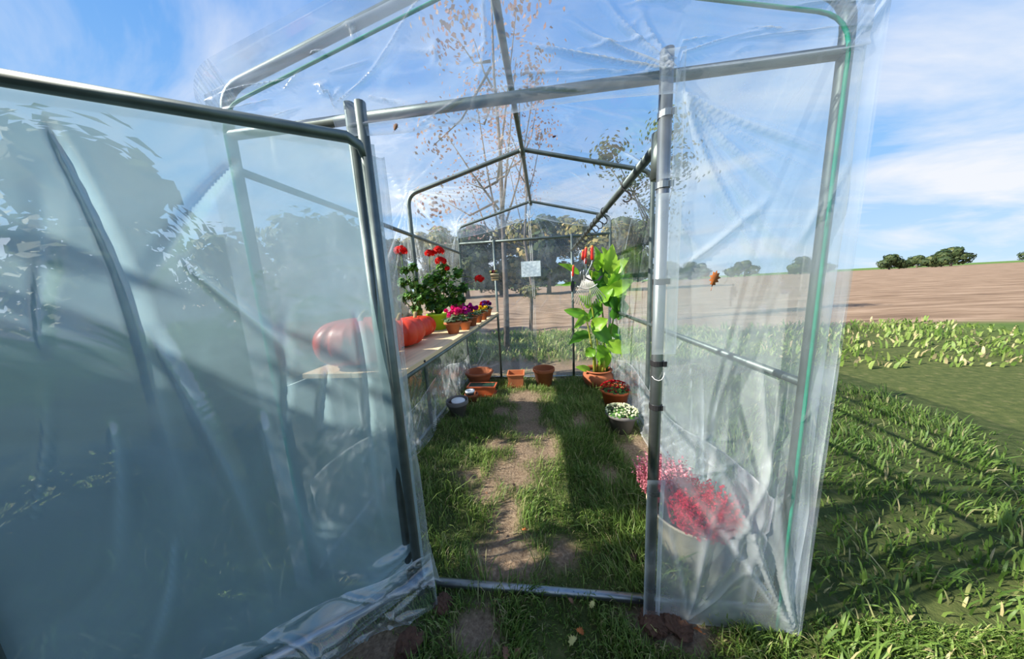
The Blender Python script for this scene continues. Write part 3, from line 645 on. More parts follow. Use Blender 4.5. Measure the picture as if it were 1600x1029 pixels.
def roundleaf(c, nrm, size, rr, lobes=7):
    nrm = np.array(nrm, float); nrm /= np.linalg.norm(nrm); a = np.cross(nrm, rr.normal(size=3)); a /= np.linalg.norm(a); b = np.cross(nrm, a); V = [np.array(c) - nrm * size * .12]; m = lobes * 2
    for k in range(m):
        an = 2 * PI * k / m; q = size * (1.0 if k % 2 == 0 else .86) * (1 if k else .45); V.append(np.array(c) + (a * math.cos(an) + b * math.sin(an)) * q + nrm * size * .10 * math.sin(an * 3))
    return V, [(0, 1 + k, 1 + (k + 1) % m) for k in range(m)]
def foliage(leaves, name, mat, parent, kind='stuff', tint=(.4, .25), seed=0):
    V = []; Fc = []; T = []; rr = np.random.RandomState(seed)
    for (c, nrm, s) in leaves:
        v, f = roundleaf(c, nrm, s, rr); o = len(V); V += v; Fc += [(a + o, b + o, d + o) for a, b, d in f]; T += [np.clip(rr.normal(*tint), 0, 1)] * len(v)
    return npmesh(name, np.array(V), np.array(Fc), mat, parent, attrs={'tint': np.array(T)}, kind=kind)

def geranium(root, base, clusters, heads, seed, nl, lsize):
    rr = np.random.RandomState(seed); st = MB(); L_ = []
    b = Vector(base)
    for (cx, cy, cz, r) in clusters:
        c = Vector((cx, cy, cz)); st.tube([b, (b + c) / 2 + Vector((0, 0, .02)), c], [.006, .005, .003], 6)
        for k in range(nl):
            d = rr.normal(size=3); d /= np.linalg.norm(d); p = np.array((cx, cy, cz)) + d * r * rr.uniform(.5, 1.05)
            n = d * .8 + np.array([-.4, -.35, .8]) + rr.normal(size=3) * .3; L_.append((p, n, lsize * rr.uniform(.6, 1.15)))
            if k % 3 == 0: st.tube([c, p], .0013, 4, cap=False)
    foliage(L_, 'foliage', M['geranium'], root, seed=seed, tint=(.42, .27))
    for (hx, hy, hz, r, sx, sy, sz) in heads:
        st.tube([(sx, sy, sz), ((hx + sx) / 2, (hy + sy) / 2, (hz + sz) / 2 + .01), (hx, hy, hz - r * .5)], .0028, 6)
        V, Fq, T = florets((hx, hy, hz), r, int(48 * (r / .04) ** 1.3), .016, int(hx * 1000) % 999, .85); npmesh('flower_head', V, Fq, M['red'], root, attrs={'tint': T}, smooth=False)
    st.build('stems', M['stalk'], root)

# left tall geranium (its own pot) and the big one in the lime pot
g1 = pot('potted_geranium', (-.915, 1.20, TOP), .042, .060, .11, M['terracotta'], 'tall left red geranium with one flower head, behind the pumpkins', 'potted plant')
def loc(px, py, Y, o): p = at(px, py, Y) - o.location; return (p.x, p.y, p.z)
cl = [(*loc(px, py, Y, g1), r) for px, py, Y, r in ((632, 422, 1.18, .035), (645, 418, 1.2, .04), (628, 440, 1.18, .035), (645, 440, 1.22, .05), (638, 460, 1.2, .05), (655, 468, 1.2, .05), (650, 482, 1.2, .045), (627, 465, 1.18, .025))]
h = loc(626, 392, 1.2, g1); s = loc(630, 420, 1.2, g1)
geranium(g1, (0, 0, .1), cl, [(*h, .050, *s)], 3, 36, .022)
g2 = pot('potted_geranium', (-.812, 1.34, TOP), .068, .092, .145, M['lime'], 'big bushy red geranium in a lime green pot on the shelf', 'potted plant')
cl = [(*loc(px, py, Y, g2), r) for px, py, Y, r in ((692, 420, 1.36, .06), (670, 440, 1.3, .07), (700, 440, 1.35, .09), (715, 425, 1.42, .05), (688, 455, 1.3, .10), (665, 462, 1.28, .07), (712, 458, 1.42, .07), (724, 448, 1.45, .045), (686, 474, 1.3, .07), (655, 450, 1.3, .045), (672, 478, 1.26, .05), (702, 470, 1.42, .06), (718, 468, 1.45, .05), (681, 432, 1.32, .06), (678, 465, 1.38, .09))]
hs = [(*loc(671, 396, 1.3, g2), .038, *loc(672, 425, 1.3, g2)), (*loc(685, 393, 1.32, g2), .050, *loc(688, 425, 1.32, g2)), (*loc(689, 408, 1.28, g2), .045, *loc(690, 430, 1.3, g2)), (*loc(749, 436, 1.4, g2), .042, *loc(722, 432, 1.4, g2)), (*loc(699, 419, 1.28, g2), .016, *loc(698, 430, 1.3, g2))]
geranium(g2, (0, 0, .12), cl, hs, 4, 64, .022)

def bedding(name, loc_, r0, r1, h, potm, label, cols, nf, fh, leafm, seed, spread=1.5, fs=.015, lsz=.018, nl=40, group=None, cat='potted plant', stems=True):
    root = pot(name, loc_, r0, r1, h, potm, label, cat, rim=h * .22, group=group); rr = np.random.RandomState(seed); L_ = []
    for k in range(nl):
        a = rr.rand() * 2 * PI; q = r1 * spread * math.sqrt(rr.rand()); z = h + .012 + rr.rand() * fh * .35 * (1.2 - q / (r1 * spread))
        L_.append(((q * math.cos(a), q * math.sin(a), z), (math.cos(a) * .5, math.sin(a) * .5, 1 + rr.rand()), lsz * rr.uniform(.7, 1.2)))
    foliage(L_, 'foliage', leafm, root, seed=seed, tint=(.5, .28))
    st = MB()
    for ci, cm in enumerate(cols):
        P = []; n = nf // len(cols); parts = []
        for k in range(n):
            a = rr.rand() * 2 * PI; q = r1 * spread * .82 * math.sqrt(rr.rand()); z = h + fh * rr.uniform(.55, 1.0) * (1.08 - .3 * q / (r1 * spread)); p = (q * math.cos(a), q * math.sin(a), z)
            parts.append(florets(p, fs * .35, 5 if fs > .009 else 2, fs, seed * 100 + k + ci * 50, 1.2)); st.tube([(p[0] * .3, p[1] * .3, h * .86), (p[0] * .8, p[1] * .8, (h + z) / 2), p], .0012, 4, cap=False)
        V, Fq, T = join(parts); npmesh('blossom', V, Fq, cm, root, attrs={'tint': T}, smooth=False)
    st.build('stems', M['stalk'], root)
    return root
def sp(px, py, z=TOP): p = atz(px, py, z); return (p.x, p.y, z)
bedding('cyclamen', (-.592, 1.09, TOP), .040, .065, .095, M['terracotta'], 'nearest pink cyclamen in a terracotta pot at the shelf front', [M['pink']], 16, .11, M['dark_leaf'], 21, 1.25, .020, .022, 46)
bedding('cyclamen', (-.545, 1.27, TOP), .034, .052, .075, M['terracotta'], 'magenta cyclamen just behind the nearest pink one', [M['magenta'], M['plum']], 16, .13, M['dark_leaf'], 22, 1.3, .022, .02, 36)
bedding('cyclamen', (-.655, 1.47, TOP), .038, .056, .09, M['terracotta_dark'], 'dark pink cyclamen half hidden behind the magenta one beside the geranium', [M['magenta'], M['pink']], 16, .13, M['dark_leaf'], 23, 1.3, .022, .02, 36)
bedding('cyclamen', (-.545, 1.49, TOP), .036, .054, .09, M['terracotta_dark'], 'third cyclamen pot from the front along the shelf edge', [M['magenta']], 14, .11, M['dark_leaf'], 24, 1.3, .020, .02, 40)
bedding('pansy_pot', (-.545, 1.72, TOP), .034, .050, .078, M['terracotta_dark'], 'pot of yellow pansies over a small dark terracotta pot', [M['yellow']], 12, .09, M['dark_leaf'], 25, 1.3, .018, .018, 36)
bedding('pansy_pot', (-.535, 1.93, TOP), .034, .050, .085, M['terracotta_dark'], 'small pot with dark purple and yellow pansies before the last pot', [M['yellow'], M['plum']], 10, .07, M['dark_leaf'], 26, 1.2, .016, .018, 30)
bedding('pansy_pot', (-.590, 2.32, TOP), .060, .078, .085, M['terracotta'], 'violet and red pansies in the rearmost terracotta pot on the shelf end', [M['violet'], M['plum'], M['darkred'], M['violet']], 28, .10, M['dark_leaf'], 27, 1.2, .022, .022, 46)
# wide coloured bowl behind
b_ = empty('bowl', (-.74, 2.18, TOP), 'wide red and orange bowl with a yellow rim behind the pansies', 'bowl'); MB().lathe([(.04, 0), (.05, 0), (.08, .05), (.115, .10), (.108, .10), (.07, .04), (.003, .01)], 26).build('bowl_body', M['red_handle'], b_)
MB().lathe([(.109, .098), (.116, .096), (.119, .106), (.112, .108)], 26).build('rim', M['yellow'], b_)
pot('small_pot', (-.80, 1.90, TOP), .04, .06, .10, M['terracotta'], 'empty terracotta pot hidden deep on the shelf behind the geranium', soil=False)

# hanging bucket at the rear left door post
hb = at(773, 432, 2.62); hk = empty('hanging_bucket', (hb.x, hb.y, hb.z - .05), 'small cream banded bucket of dark pansies hanging on the rear post', 'bucket')
MB().lathe([(.036, 0), (.046, 0), (.056, .075), (.062, .076), (.062, .088), (.053, .088), (.040, .008), (.002, .008)], 24).build('bucket_body', M['cream'], hk)
for z_ in (.02, .05): MB().lathe([(.0475 + z_ * .13, z_), (.0505 + z_ * .13, z_ + .002), (.0515 + z_ * .13, z_ + .008), (.0485 + z_ * .13, z_ + .010)], 24).build('band', M['dark_metal'], hk)
MB().tube([(-.055, 0, .08), (-.05, 0, .16), (0, .02, .20), (.05, 0, .16), (.055, 0, .08)], .002, 6).build('handle', M['dark_metal'], hk)
V, Fq, T = join([florets((random.uniform(-.04, .04), random.uniform(-.04, .04), .10 + random.random() * .02), .008, 5, .018, 300 + k) for k in range(9)]); npmesh('blossom', V, Fq, M['plum'], hk, attrs={'tint': T}, smooth=False)
V, Fq, T = join([florets((random.uniform(-.05, .05), random.uniform(-.04, .04), .11 + random.random() * .02), .006, 4, .016, 400 + k) for k in range(3)]); npmesh('blossom', V, Fq, M['fallen_pale'], hk, attrs={'tint': T}, smooth=False)
foliage([((random.uniform(-.05, .05), random.uniform(-.05, .05), .093 + random.random() * .02), (random.uniform(-1, 1), random.uniform(-1, 1), 1), .018) for k in range(22)], 'foliage', M['dark_leaf'], hk)

# paper sheet on the back film
pc = at(829.5, 420, Ld - .005); pp = MB(); n_ = 6
for iy in range(n_):
    for ix in range(n_): pp.v.append((( ix / 5 - .5) * .262, .003 * math.sin(ix * 1.3 + iy), (iy / 5 - .5) * .205))
pp.f = [(i * n_ + j, i * n_ + j + 1, i * n_ + j + 1 + n_, i * n_ + j + n_) for i in range(5) for j in range(5)]
ps = pp.build('paper_sheet', M['paper'], smooth=False, loc=(pc.x, pc.y, pc.z)); so = ps.modifiers.new('s', 'SOLIDIFY'); so.thickness = .0008
tag(ps, 'pale blank paper sheet fixed to the film of the back wall', 'paper')

# ------------------------------------------------------------------ pots on the ground, left and back
def gpos(x, y): return (x, y, float(gh(np.array([x]), np.array([y]))[0]) )
root = empty('terracotta_bowl', gpos(-.80, 2.60), 'wide round terracotta bowl with a rolled rim by the rear left corner', 'pot')
MB().lathe([(.10, 0), (.125, 0), (.16, .09), (.163, .095), (.165, .10), (.178, .135), (.192, .150), (.200, .165), (.192, .180), (.176, .183), (.165, .172), (.155, .12), (.12, .02), (.003, .02)], 40).build('pot_body', M['terracotta_dark'], root)
def rectplanter(name, loc_, lx, ly, h, mat, label, inner=None, taper=.88, rot=0, saucer=False, th=.008, rimh=.015):
    root = empty(name, loc_, label, 'planter'); root.rotation_euler = (0, 0, rot); z0 = .022 if saucer else 0
    mb = MB()
    def ring(a, b, z): return [(-a, -b, z), (a, -b, z), (a, b, z), (-a, b, z)]
    t = taper
    mb.quad_strip([ring(lx * t, ly * t, z0), ring(lx * .985, ly * .985, z0 + h - rimh), ring(lx + .008, ly + .008, z0 + h - rimh), ring(lx + .008, ly + .008, z0 + h), ring(lx - th, ly - th, z0 + h), ring(lx * t - th, ly * t - th, z0 + .012)])
    mb.build('planter_body', mat, root, bevel=.002)
    if inner: 
        ib = MB(); ib.quad_strip([ring(lx - th - .001, ly - th - .001, z0 + h - .003), ring(lx - th - .006, ly - th - .006, z0 + h - .001), ring(lx * t - th - .01, ly * t - th - .01, z0 + .03)]); ib.build('liner', inner, root)
    if saucer:
        sb = MB(); a, b = lx * t + .025, ly * t + .025
        sb.quad_strip([ring(a - .01, b - .01, 0), ring(a, b, .022), ring(a - .005, b - .005, .022), ring(a - .014, b - .014, .008)]); sb.build('saucer', mat, root, bevel=.0015)
    return root
M['green_pl'] = pbr('dark_green_plastic', (.012, .05, .028), .4)
rectplanter('window_box', gpos(-.675, 2.22), .172, .08, .115, M['orange_pot'], 'oblong terracotta window box on a saucer behind the small pots', M['green_pl'], .86, .0, True)
rectplanter('square_planter', gpos(-.272, 2.50), .108, .108, .165, M['terracotta'], 'small square terracotta planter on a saucer at the back wall', None, .84, .05, True)
pot('terracotta_pot', gpos(.098, 2.51), .095, .140, .235, M['terracotta_dark'], 'plain round terracotta pot standing empty at the back wall', rim=.045, rt=.004, th=.010, soil=False)
# small terracotta pot with a black and white pot inside
p1 = pot('terracotta_pot', gpos(-.745, 1.96), .046, .074, .125, M['terracotta_dark'], 'small terracotta pot holding a black plastic pot, before the window box', rim=.03, soil=False)
q = p1.location; r2 = empty('nursery_pot', (q.x - .012, q.y - .01, q.z + .095), 'small black plastic pot with a white rim set inside a terracotta pot', 'pot')
MB().lathe([(.03, 0), (.040, 0), (.052, .055), (.050, .055), (.036, .01), (.002, .01)], 24).build('pot_body', M['black'], r2)
MB().lathe([(.050, .050), (.0545, .052), (.0545, .068), (.044, .070), (.038, .05), (.032, .035), (.002, .035)], 24).build('rim', M['white'], r2)
p2 = pot('grey_pot', gpos(-.805, 1.63), .068, .112, .18, M['grey_pot'], 'dark grey plastic pot with a white lid inside, under the shelf', rim=.045, rt=.003, th=.007, soil=False)
q = p2.location; lo = MB(); lo.lathe([(.055, 0), (.070, .002), (.073, .012), (.069, .018), (.003, .020)], 28); lo_ = lo.build('white_lid', M['white'], loc=(q.x + .012, q.y - .005, q.z + .158)); lo_.rotation_euler = (.03, .05, 0)
tag(lo_, 'round white lid lying on top of the dark grey pot under the shelf', 'lid')
MB().lathe([(.075, .128), (.098, .142), (.094, .149), (.003, .149)], 24).build('filling', M['soil'], p2)

# ------------------------------------------------------------------ mums on the right
def mum(name, loc_, r0, r1, h, mat, label, fm, n, seed, dome=.06):
    root = pot(name, loc_, r0, r1, h, mat, label, 'potted plant', rim=.03, rt=.008); rr = np.random.RandomState(seed); L_ = []; parts = []
    for k in range(230):
        a = rr.rand() * 2 * PI; q = r1 * 1.08 * math.sqrt(rr.rand()); z = h + dome * (1 - (q / (r1 * 1.1)) ** 2) * rr.uniform(.1, .95); L_.append(((q * math.cos(a), q * math.sin(a), z), (math.cos(a), math.sin(a), 1 + rr.rand()), .011 * rr.uniform(.6, 1.3)))
    foliage(L_, 'foliage', M['geranium'], root, seed=seed, tint=(.35, .2))
    for k in range(n):
        a = rr.rand() * 2 * PI; q = r1 * 1.05 * math.sqrt(rr.rand()); z = h + .004 + dome * (1.05 - (q / (r1 * 1.1)) ** 2); parts.append(florets((q * math.cos(a), q * math.sin(a), z), .003, 3, .0095, seed * 50 + k, .7))
    V, Fq, T = join(parts); npmesh('blossom', V, Fq, fm, root, attrs={'tint': T}, smooth=False)
    return root
mum('chrysanthemum', gpos(.848, 1.86), .105, .148, .205, M['orange_pot'], 'dark red chrysanthemum in an orange pot between the big leafy plant and the white one', M['darkred'], 110, 61, .07)
mum('chrysanthemum', gpos(.79, 1.40), .085, .133, .18, M['grey_pot'], 'white chrysanthemum in a dark grey pot nearest the doorway', M['white_p'], 120, 62, .05)

# ------------------------------------------------------------------ big leafy plant
bp_ = empty('leafy_plant', gpos(.78, 2.45), 'tall plant with big bright green leaves in a bellied terracotta pot', 'potted plant')
MB().lathe([(.09, 0), (.11, 0), (.165, .06), (.190, .12), (.188, .16), (.165, .195), (.150, .205), (.158, .215), (.178, .225), (.178, .236), (.165, .240), (.145, .228), (.135, .20), (.15, .15), (.10, .03), (.003, .03)], 40).build('pot_body', M['terracotta_dark'], bp_)
MB().lathe([(.145, .175), (.148, .185), (.08, .195), (.003, .20)], 24).build('soil', M['soil'], bp_)
o3 = bp_.location
YB = 2.42
def lp(px, py, Y=YB): return at(px, py, Y) - o3
st = [((938, 580), (934, 540), (928, 500), (922, 460), (925, 425), 2.40), ((948, 580), (950, 545), (958, 500), (962, 450), (957, 415), 2.46), ((931, 580), (926, 550), (920, 515), (914, 488), (905, 470), 2.38), ((942, 578), (944, 520), (940, 470), (942, 430), (950, 400), 2.5)]
for k, s_ in enumerate(st):
    MB().tube([lp(*p, s_[5]) for p in s_[:5]], [.019, .012, .009, .007, .004], 8).build('stalk', M['stalk'] if k % 2 else M['stalk_pale'], bp_)
for (a, b_2) in (((935, 583), (938, 545)), ((941, 583), (945, 555)), ((930, 583), (928, 552))): MB().tube([lp(*a, 2.41), lp((a[0] + b_2[0]) / 2, (a[1] + b_2[1]) / 2, 2.39), lp(*b_2, 2.40)], [.026, .022, .012], 8).build('sheath', M['stalk_pale'], bp_)
def bigleaf(b0, tip, wpx, Y, bright, face=1.0, bow=.25, roll=0, name='leaf'):
    B = lp(*b0, Y); T = lp(tip[0], tip[1], Y + random.uniform(-.10, .06)); view = Vector(-FW).normalized()
    ax = T - B; ln = ax.length; wd = 1.18 * wpx / F * (Y + 1.0); tn = ax.normalized(); side = tn.cross(view); side.normalize(); side = (Matrix.Rotation(roll, 3, tn) @ side).normalized(); up = side.cross(tn).normalized()
    if up.z < 0 and abs(up.z) > .3: up = -up
    n = 10; rows = []
    for i in range(n + 1):
        t = i / n; c = B + ax * t + up * (bow * ln * math.sin(PI * min(t * 1.0, 1)) * .35) + Vector((0, 0, 1)) * (bow * ln * .35 * (t - t * t * 1.0)) 
        hw = wd * .5 * (math.sin(PI * min(1, t ** .75)) ** .8 if 0 < t < 1 else .03); wv = .20 * hw * math.sin(t * 14 + Y * 9)
        rows.append([c - side * hw + up * (hw * .35 + wv), c - side * hw * .5 + up * hw * .12, c, c + side * hw * .5 + up * hw * .12, c + side * hw + up * (hw * .35 - wv)])
    V = np.array([tuple(p) for r_ in rows for p in r_]); idx = np.arange((n + 1) * 5).reshape(n + 1, 5); Fq = np.stack([idx[:-1, :-1], idx[:-1, 1:], idx[1:, 1:], idx[1:, :-1]], -1).reshape(-1, 4)
    tt = np.clip(.5 + random.uniform(-.4, .4) + .3 * np.tile([0, .1, -.6, .1, 0], n + 1), 0, 1)
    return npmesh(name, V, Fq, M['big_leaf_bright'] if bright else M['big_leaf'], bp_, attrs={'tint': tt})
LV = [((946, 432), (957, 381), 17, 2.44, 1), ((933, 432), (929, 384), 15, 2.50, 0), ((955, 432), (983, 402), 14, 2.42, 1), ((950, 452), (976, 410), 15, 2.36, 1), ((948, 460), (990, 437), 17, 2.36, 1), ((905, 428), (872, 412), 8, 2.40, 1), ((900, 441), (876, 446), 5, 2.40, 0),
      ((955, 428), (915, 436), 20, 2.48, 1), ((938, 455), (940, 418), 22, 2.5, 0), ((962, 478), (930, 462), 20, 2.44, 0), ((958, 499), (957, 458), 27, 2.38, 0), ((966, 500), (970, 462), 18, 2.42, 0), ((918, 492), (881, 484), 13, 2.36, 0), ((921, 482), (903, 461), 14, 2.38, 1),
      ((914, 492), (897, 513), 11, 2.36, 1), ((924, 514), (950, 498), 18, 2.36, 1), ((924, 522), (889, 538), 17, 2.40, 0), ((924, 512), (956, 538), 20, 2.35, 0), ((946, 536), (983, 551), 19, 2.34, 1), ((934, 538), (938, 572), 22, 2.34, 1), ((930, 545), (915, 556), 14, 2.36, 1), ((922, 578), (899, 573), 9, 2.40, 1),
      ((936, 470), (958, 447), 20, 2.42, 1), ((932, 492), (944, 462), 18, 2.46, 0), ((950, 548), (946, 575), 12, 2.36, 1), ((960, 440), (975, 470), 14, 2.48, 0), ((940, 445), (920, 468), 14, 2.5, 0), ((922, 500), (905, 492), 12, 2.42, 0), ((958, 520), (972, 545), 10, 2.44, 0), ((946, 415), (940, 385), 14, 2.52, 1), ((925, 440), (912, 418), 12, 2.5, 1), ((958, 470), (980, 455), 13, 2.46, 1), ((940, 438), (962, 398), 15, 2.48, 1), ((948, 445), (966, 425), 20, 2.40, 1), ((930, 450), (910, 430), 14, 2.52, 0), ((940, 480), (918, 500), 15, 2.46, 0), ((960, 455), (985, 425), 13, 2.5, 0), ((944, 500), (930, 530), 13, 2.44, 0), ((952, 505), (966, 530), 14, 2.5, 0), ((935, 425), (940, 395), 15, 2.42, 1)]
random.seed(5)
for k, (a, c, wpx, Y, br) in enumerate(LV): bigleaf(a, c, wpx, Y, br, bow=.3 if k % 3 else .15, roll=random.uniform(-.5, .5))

# ------------------------------------------------------------------ heather bowl right of the doorway
hx, hy = .79, .27; hr = empty('heather_bowl', gpos(hx, hy), 'cream bowl of red and pink heather behind the front right film', 'potted plant')
MB().lathe([(.09, 0), (.11, 0), (.135, .06), (.160, .14), (.172, .215), (.178, .225), (.172, .229), (.160, .222), (.15, .14), (.10, .02), (.003, .02)], 44).build('pot_body', M['cream'], hr)
MB().lathe([(.155, .185), (.158, .195), (.09, .205), (.003, .21)], 26).build('soil', M['soil'], hr)
def heather(cm, n, cx, cy, rad, z0, hmin, hmax, seed, name):
    rr = np.random.RandomState(seed); P = []
    for k in range(n):
        a = rr.rand() * 2 * PI; q = rad * math.sqrt(rr.rand()); b = np.array([cx + q * math.cos(a), cy + q * math.sin(a), z0]); d = np.array([(cx + q * math.cos(a)) * 1.5, (cy + q * math.sin(a)) * 1.5, 1]) + rr.normal(size=3) * .12; d /= np.linalg.norm(d); hh = rr.uniform(hmin, hmax)
        t = np.linspace(.25, 1, 16); pts = b + d * (hh * t)[:, None] + rr.normal(size=(16, 3)) * .004; P.append(pts)
    V, Fq, T = cloud(np.concatenate(P), .011, seed, aspect=1.2, tint=(.5, .3)); return npmesh(name, V, Fq, cm, hr, attrs={'tint': T}, smooth=False, kind='stuff')
heather(M['heather_red'], 520, .02, -.06, .12, .19, .09, .16, 71, 'red_heather_sprigs')
heather(M['heather_pink'], 380, -.06, .08, .10, .19, .12, .20, 72, 'pink_heather_sprigs')
heather(M['geranium'], 60, 0, 0, .14, .18, .04, .10, 73, 'heather_greens')

# ------------------------------------------------------------------ hooks and tools on the hanging rail
def raily(px):
    lo, hi = 0.0, 2.7
    for _ in range(40):
        mid = (lo + hi) / 2; d = np.array([.51, mid, 1.744]) - CAM; u = 800 + F * (d @ RT) / (d @ FW)
        if u > px: lo = mid
        else: hi = mid
    return lo
def hook_mesh():
    mb = MB(); P = []
    for k in range(11): a = -20 + 220 * k / 10; a = math.radians(a); P.append((.0195 * math.cos(a), 0, .0195 * math.sin(a)))
    P = P[::-1]; Q = []
    for k in range(9): a = math.radians(200 - 0 - 0) ; 
    P2 = [(-.021 + 0 * k, 0, -.01 - .012 * k) for k in range(0)]
    lower = [(.0185 + .0165 * math.cos(math.radians(150 - a)) - .0, 0, -.045 + .0185 * math.sin(math.radians(150 - a)) * -1) for a in range(0, 0)]
    pts = [(.016, 0, -.011), (.0205, 0, 0), (.0155, 0, .0145), (0, 0, .0205), (-.0155, 0, .0145), (-.0205, 0, 0), (-.0175, 0, -.014), (-.006, 0, -.027), (.010, 0, -.037), (.019, 0, -.051), (.018, 0, -.066), (.007, 0, -.076), (-.007, 0, -.074), (-.013, 0, -.064)]
    # smooth
    for _ in range(2):
        n = [pts[0]]
        for a, b in zip(pts[:-1], pts[1:]): n += [tuple(a[i] * .75 + b[i] * .25 for i in range(3)), tuple(a[i] * .25 + b[i] * .75 for i in range(3))]
        n.append(pts[-1]); pts = n
    return mb.tube(pts, .0034, 7)
hooky = [raily(px) for px in (979, 944, 937, 931, 926, 921, 916.5, 911.5, 907, 903)]
h0 = None; places = ['nearest the doorway, hanging apart from the rest', 'second from the doorway, empty', 'third from the doorway, empty', 'fourth from the doorway, empty']
for i, y in enumerate(hooky):
    lb = 'wire hook on the hanging rail, ' + (places[i] if i < 4 else '')
    if h0 is None:
        h0 = hook_mesh().build('wire_hook', M['dark_metal']); o = h0
    else: o = h0.copy(); C.objects.link(o)
    o.location = (.51, y, 1.744); o.rotation_euler = (0, 0, random.uniform(-.5, .3))
    if i < 4: tag(o, lb, 'hook', 'wire hooks on the hanging rail')
    else: tag(o, 'wire hook in the row of hooks above the red handled tools', 'hook', 'wire hooks above the tools')
# tools; local origin = top of the hanging loop, pointing down
def tool(y, label, name, x=.0):
    return empty(name, (.51 + x, y, 1.744 - .073), label, 'garden tool')
def wire(root, ln, mat='dark_metal'): 
    MB().tube([(-.004, 0, -.002), (0, 0, .003), (.004, 0, -.002), (.003, 0, -ln), (-.003, 0, -ln), (-.004, 0, -.002)], .0013, 5).build('hanging_loop', M[mat], root)
def handle(root, z0, z1, r=.013, tilt=0):
    MB().lathe([(r * .5, z1), (r * .8, z1 + .004), (r * 1.05, z1 + (z0 - z1) * .2), (r * .85, z1 + (z0 - z1) * .5), (r, z1 + (z0 - z1) * .8), (r * .8, z0 - .004), (r * .4, z0)], 12).build('handle', M['red_handle'], root)
    MB().lathe([(r * .84, z0 - .010), (r * .95, z0 - .008), (r * .7, z0 + .002), (r * .3, z0 + .004)], 12).build('handle_cap', M['orange_band'], root)
# fan rake
ry = hooky[8]; tr_ = tool(ry, 'hand fan rake with spreading steel tines and a red handle', 'fan_rake'); wire(tr_, .05); handle(tr_, -.05, -.165, .015)
hd = MB(); hd.tube([(0, 0, -.16), (0.003, 0, -.235)], .008, 8); hd.box((-.026, -.007, -.275), (.026, .007, -.225)); hd.build('socket', M['steel_bright'], tr_, bevel=.003)
for k in range(15):
    u = (k - 7) / 7; tx = u * .165; MB().tube([(u * .02, 0, -.265), (u * .075, -.006, -.39), (tx, -.016, -.565 + .05 * abs(u) ** 2), (tx * 1.02, .012, -.582 + .055 * abs(u) ** 2)], .0040, 6).build('tine', M['rake'], tr_)
MB().tube([(-.098 + .0245 * k, -.009, -.375 - .036 * (1 - ((k - 4) / 4) ** 2)) for k in range(9)], .0055, 8).build('crossbar', M['rake'], tr_)
tr_.rotation_euler = (0, -.07, -.1); tr_.location.x += .035
# trowel
t2 = tool(hooky[9], 'hand trowel with a red handle hanging lowest at the left of the tools', 'hand_trowel', -.035); wire(t2, .16); handle(t2, -.16, -.28)
bl = MB(); bl.tube([(0, 0, -.275), (0, .01, -.31), (0, 0, -.33)], .005, 7); bl.build('neck', M['dark_metal'], t2)
rows = []
for k in range(9):
    q = k / 8; hw = .028 * math.sin(PI * (.18 + .80 * q)) ** .7; z = -.325 - .12 * q; rows.append([(hw * math.sin(a) , .012 * (1 - math.cos(a * 1.2)) * (-1), z) for a in (-1.2, -.6, 0, .6, 1.2)])
bb = MB(); bb.quad_strip(rows, closed=False, cap=False); o = bb.build('blade', M['dark_metal'], t2); sm = o.modifiers.new('s', 'SOLIDIFY'); sm.thickness = .0015; t2.rotation_euler = (0, .12, .6)
# two small tools
for i, (y, nm, lb) in enumerate(((hooky[7], 'hand_fork', 'hand fork with a short red handle just right of the fan rake'), (hooky[6], 'hand_weeder', 'narrow hand weeder with a red handle between fork and cultivator'))):
    t3 = tool(y, lb, nm); wire(t3, .05); handle(t3, -.05, -.14)
    MB().tube([(0, 0, -.135), (0, .012, -.19), (0, 0, -.23)], .0045, 7).build('neck', M['steel_bright'], t3)
    for u in ((-1, 0, 1) if i == 0 else (-.4, .4)): MB().tube([(0, 0, -.225), (u * .022, 0, -.25), (u * .024, -.005, -.33)], .003, 6).build('tine', M['steel_bright'], t3)
    t3.rotation_euler = (0, .05 * (i + 1), .4)
# cultivator
t4 = tool(hooky[5], 'claw cultivator with a red handle and bent neck, rightmost of the tools', 'hand_cultivator', .02); wire(t4, .06); handle(t4, -.06, -.17)
MB().tube([(0, 0, -.165), (-.004, 0, -.20), (-.05, 0, -.29), (-.055, 0, -.31), (-.02, 0, -.33)], .0045, 8).build('neck', M['steel_bright'], t4)
for u in (-1, 0, 1): MB().tube([(-.05, 0, -.305), (.0, u * .03, -.335), (.05, u * .04, -.335), (.075, u * .042, -.30)], .0035, 6).build('tine', M['dark_metal'], t4)
MB().tube([(0, 0, -.10), (.0, .0, -.2), (.02, 0, -.25), (.05, 0, -.27), (.07, 0, -.25)], .003, 6).build('tine', M['dark_metal'], t4)

# ------------------------------------------------------------------ leaves on film and ground
OAK = [(0, -1), (.10, -.75), (.42, -.72), (.30, -.42), (.72, -.30), (.48, -.02), (.86, .22), (.46, .34), (.50, .74), (.16, .66), (0, 1.0), (-.16, .66), (-.50, .74), (-.46, .34), (-.86, .22), (-.48, -.02), (-.72, -.30), (-.30, -.42), (-.42, -.72), (-.10, -.75)]
def leafobj(name, loc_, size, mat, label, rot=(0, 0, 0), curl=.15, cat='leaf', shape=OAK):
    mb = MB(); mb.v.append((0, 0, 0)); 
    for (x_, y_) in shape: mb.v.append((x_ * size * .8, y_ * size, curl * size * (x_ * x_ * 1.2 - y_ * y_ * .4)))
    n = len(shape); mb.f = [(0, 1 + k, 1 + (k + 1) % n) for k in range(n)]
    mb.tube([(0, -size, curl * size * -.4), (0.02 * size, -size * 1.45, 0)], size * .03, 5)
    o = mb.build(name, mat, loc=tuple(loc_)); o.rotation_euler = rot; sm = o.modifiers.new('s', 'SOLIDIFY'); sm.thickness = .0008
    return tag(o, label, cat)
leafobj('oak_leaf', at(1116.5, 435, -.072), .026, M['fallen'], 'brown oak leaf stuck on the front right film', (PI / 2, .25, .1), .05)
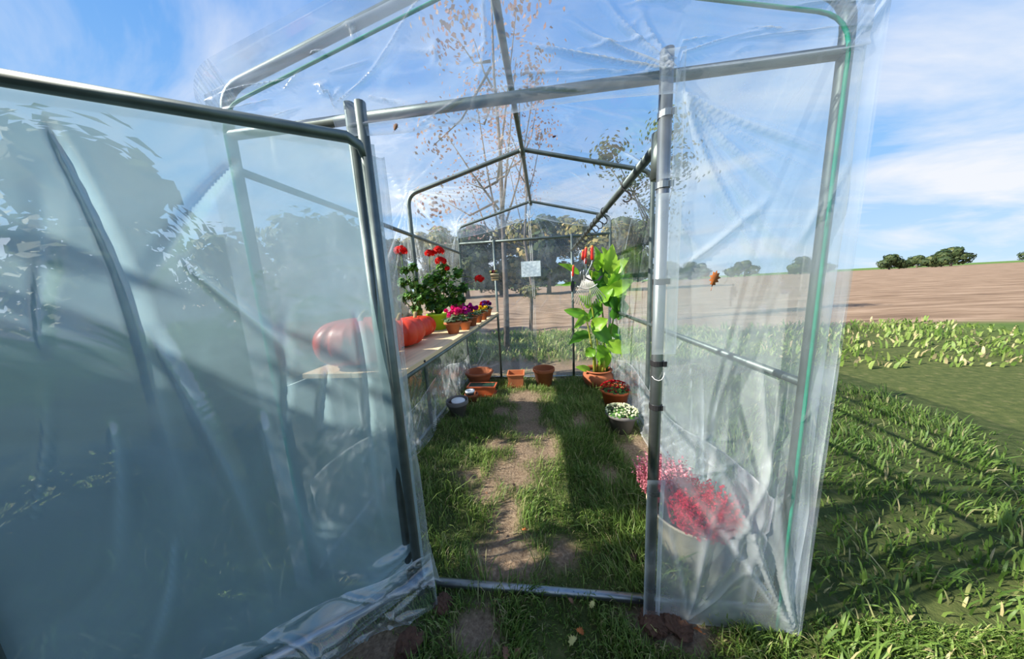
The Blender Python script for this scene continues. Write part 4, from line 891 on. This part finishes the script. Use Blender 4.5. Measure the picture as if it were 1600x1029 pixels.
leafobj('small_leaf', at(618, 198, -.075), .013, M['fallen_brown'], 'tiny curled brown leaf stuck on the gable flap at the left', (PI / 2, .5, .1), .1)
lc = at(866, 213, 1.0); lz = 2.375 - .25 * abs(lc.x) - .03
leafobj('small_leaf', atz(866, 213, 2.335), .018, M['autumn_red'], 'tiny red leaf lying on the roof film near the ridge', (0, .25, 1), .05)
FL = [((895, 1000), .024, 'fallen_pale', 'pale yellow lobed leaf on the grass in front of the doorway'), ((907, 986), .018, 'fallen', 'small orange leaf touching the pale yellow leaf in front'), ((790, 1021), .024, 'fallen_brown', 'tan leaf at the bottom edge of the view, left one of a pair'), ((809, 1019), .022, 'fallen_brown', 'olive brown leaf at the bottom edge, right one of a pair'),
      ((925, 944), .017, 'fallen_pale', 'pale green leaf lying against the front base pipe'), ((820, 827), .018, 'fallen', 'bright orange leaf lying alone beside the bare soil inside'), ((990, 869), .030, 'fallen_dark', 'dark wine brown curled leaf on the grass near the right post'), ((1020, 978), .020, 'fallen_pale', 'pale leaf standing on the earth clods by the right post'), ((1090, 984), .018, 'fallen', 'orange brown leaf right of the earth clods'),
      ((760, 770), .015, 'fallen_brown', 'small grey brown leaf at the edge of the left bare patch'), ((803, 757), .016, 'fallen_dark', 'small dark curled leaf on the middle bare soil'), ((778, 831), .014, 'fallen_brown', 'pale stone coloured leaf on the near bare patch'), ((745, 684), .022, 'fallen_dark', 'dark leaf in the grass right of the shelf leg foot'), ((892, 938), .014, 'fallen_brown', 'small brown leaf leaning on the front base pipe')]
for k, ((px, py), s_, mm, lb) in enumerate(FL):
    p = atz(px, py, .03); r_ = random.Random(k); leafobj('fallen_leaf', (p.x, p.y, .032), s_, M[mm], lb, (r_.uniform(-.5, .3), r_.uniform(-.4, .4), r_.uniform(0, 6)), .5)
def clod(px, py, r, seed, label):
    import bmesh
    bm = bmesh.new(); bmesh.ops.create_icosphere(bm, subdivisions=4, radius=1); rn = np.random.RandomState(seed)
    co = np.array([tuple(v.co) for v in bm.verts]); d = 1 + .26 * snoise(co[:, 0], co[:, 1], co[:, 2], seed=seed, f=.6, octs=5) + .16 * snoise(co[:, 0], co[:, 1], co[:, 2], seed=seed + 1, f=2, octs=2)
    for v, q in zip(bm.verts, d): v.co = Vector((v.co.x * r * q * 1.25, v.co.y * r * q, v.co.z * r * q * .72))
    me = bpy.data.meshes.new('earth_clod'); bm.to_mesh(me); bm.free(); me.materials.append(M['clod']); me.polygons.foreach_set('use_smooth', [False] * len(me.polygons))
    o = bpy.data.objects.new('earth_clod', me); C.objects.link(o); p = atz(px, py, .012); o.location = (p.x, p.y, .014); o.rotation_euler = (0, 0, rn.rand() * 6); tag(o, label, 'clod')
clod(1020, 972, .040, 1, 'left of the three dark earth clods at the foot of the right post')
clod(1048, 972, .036, 2, 'middle of the three dark earth clods below the front pipe')
clod(1066, 985, .030, 3, 'right and smallest of the three dark earth clods')
clod(692, 942, .032, 4, 'reddish brown earth clod under the left end of the front base pipe')
clod(638, 1010, .045, 5, 'rough earth clod at the lower left below the door film')
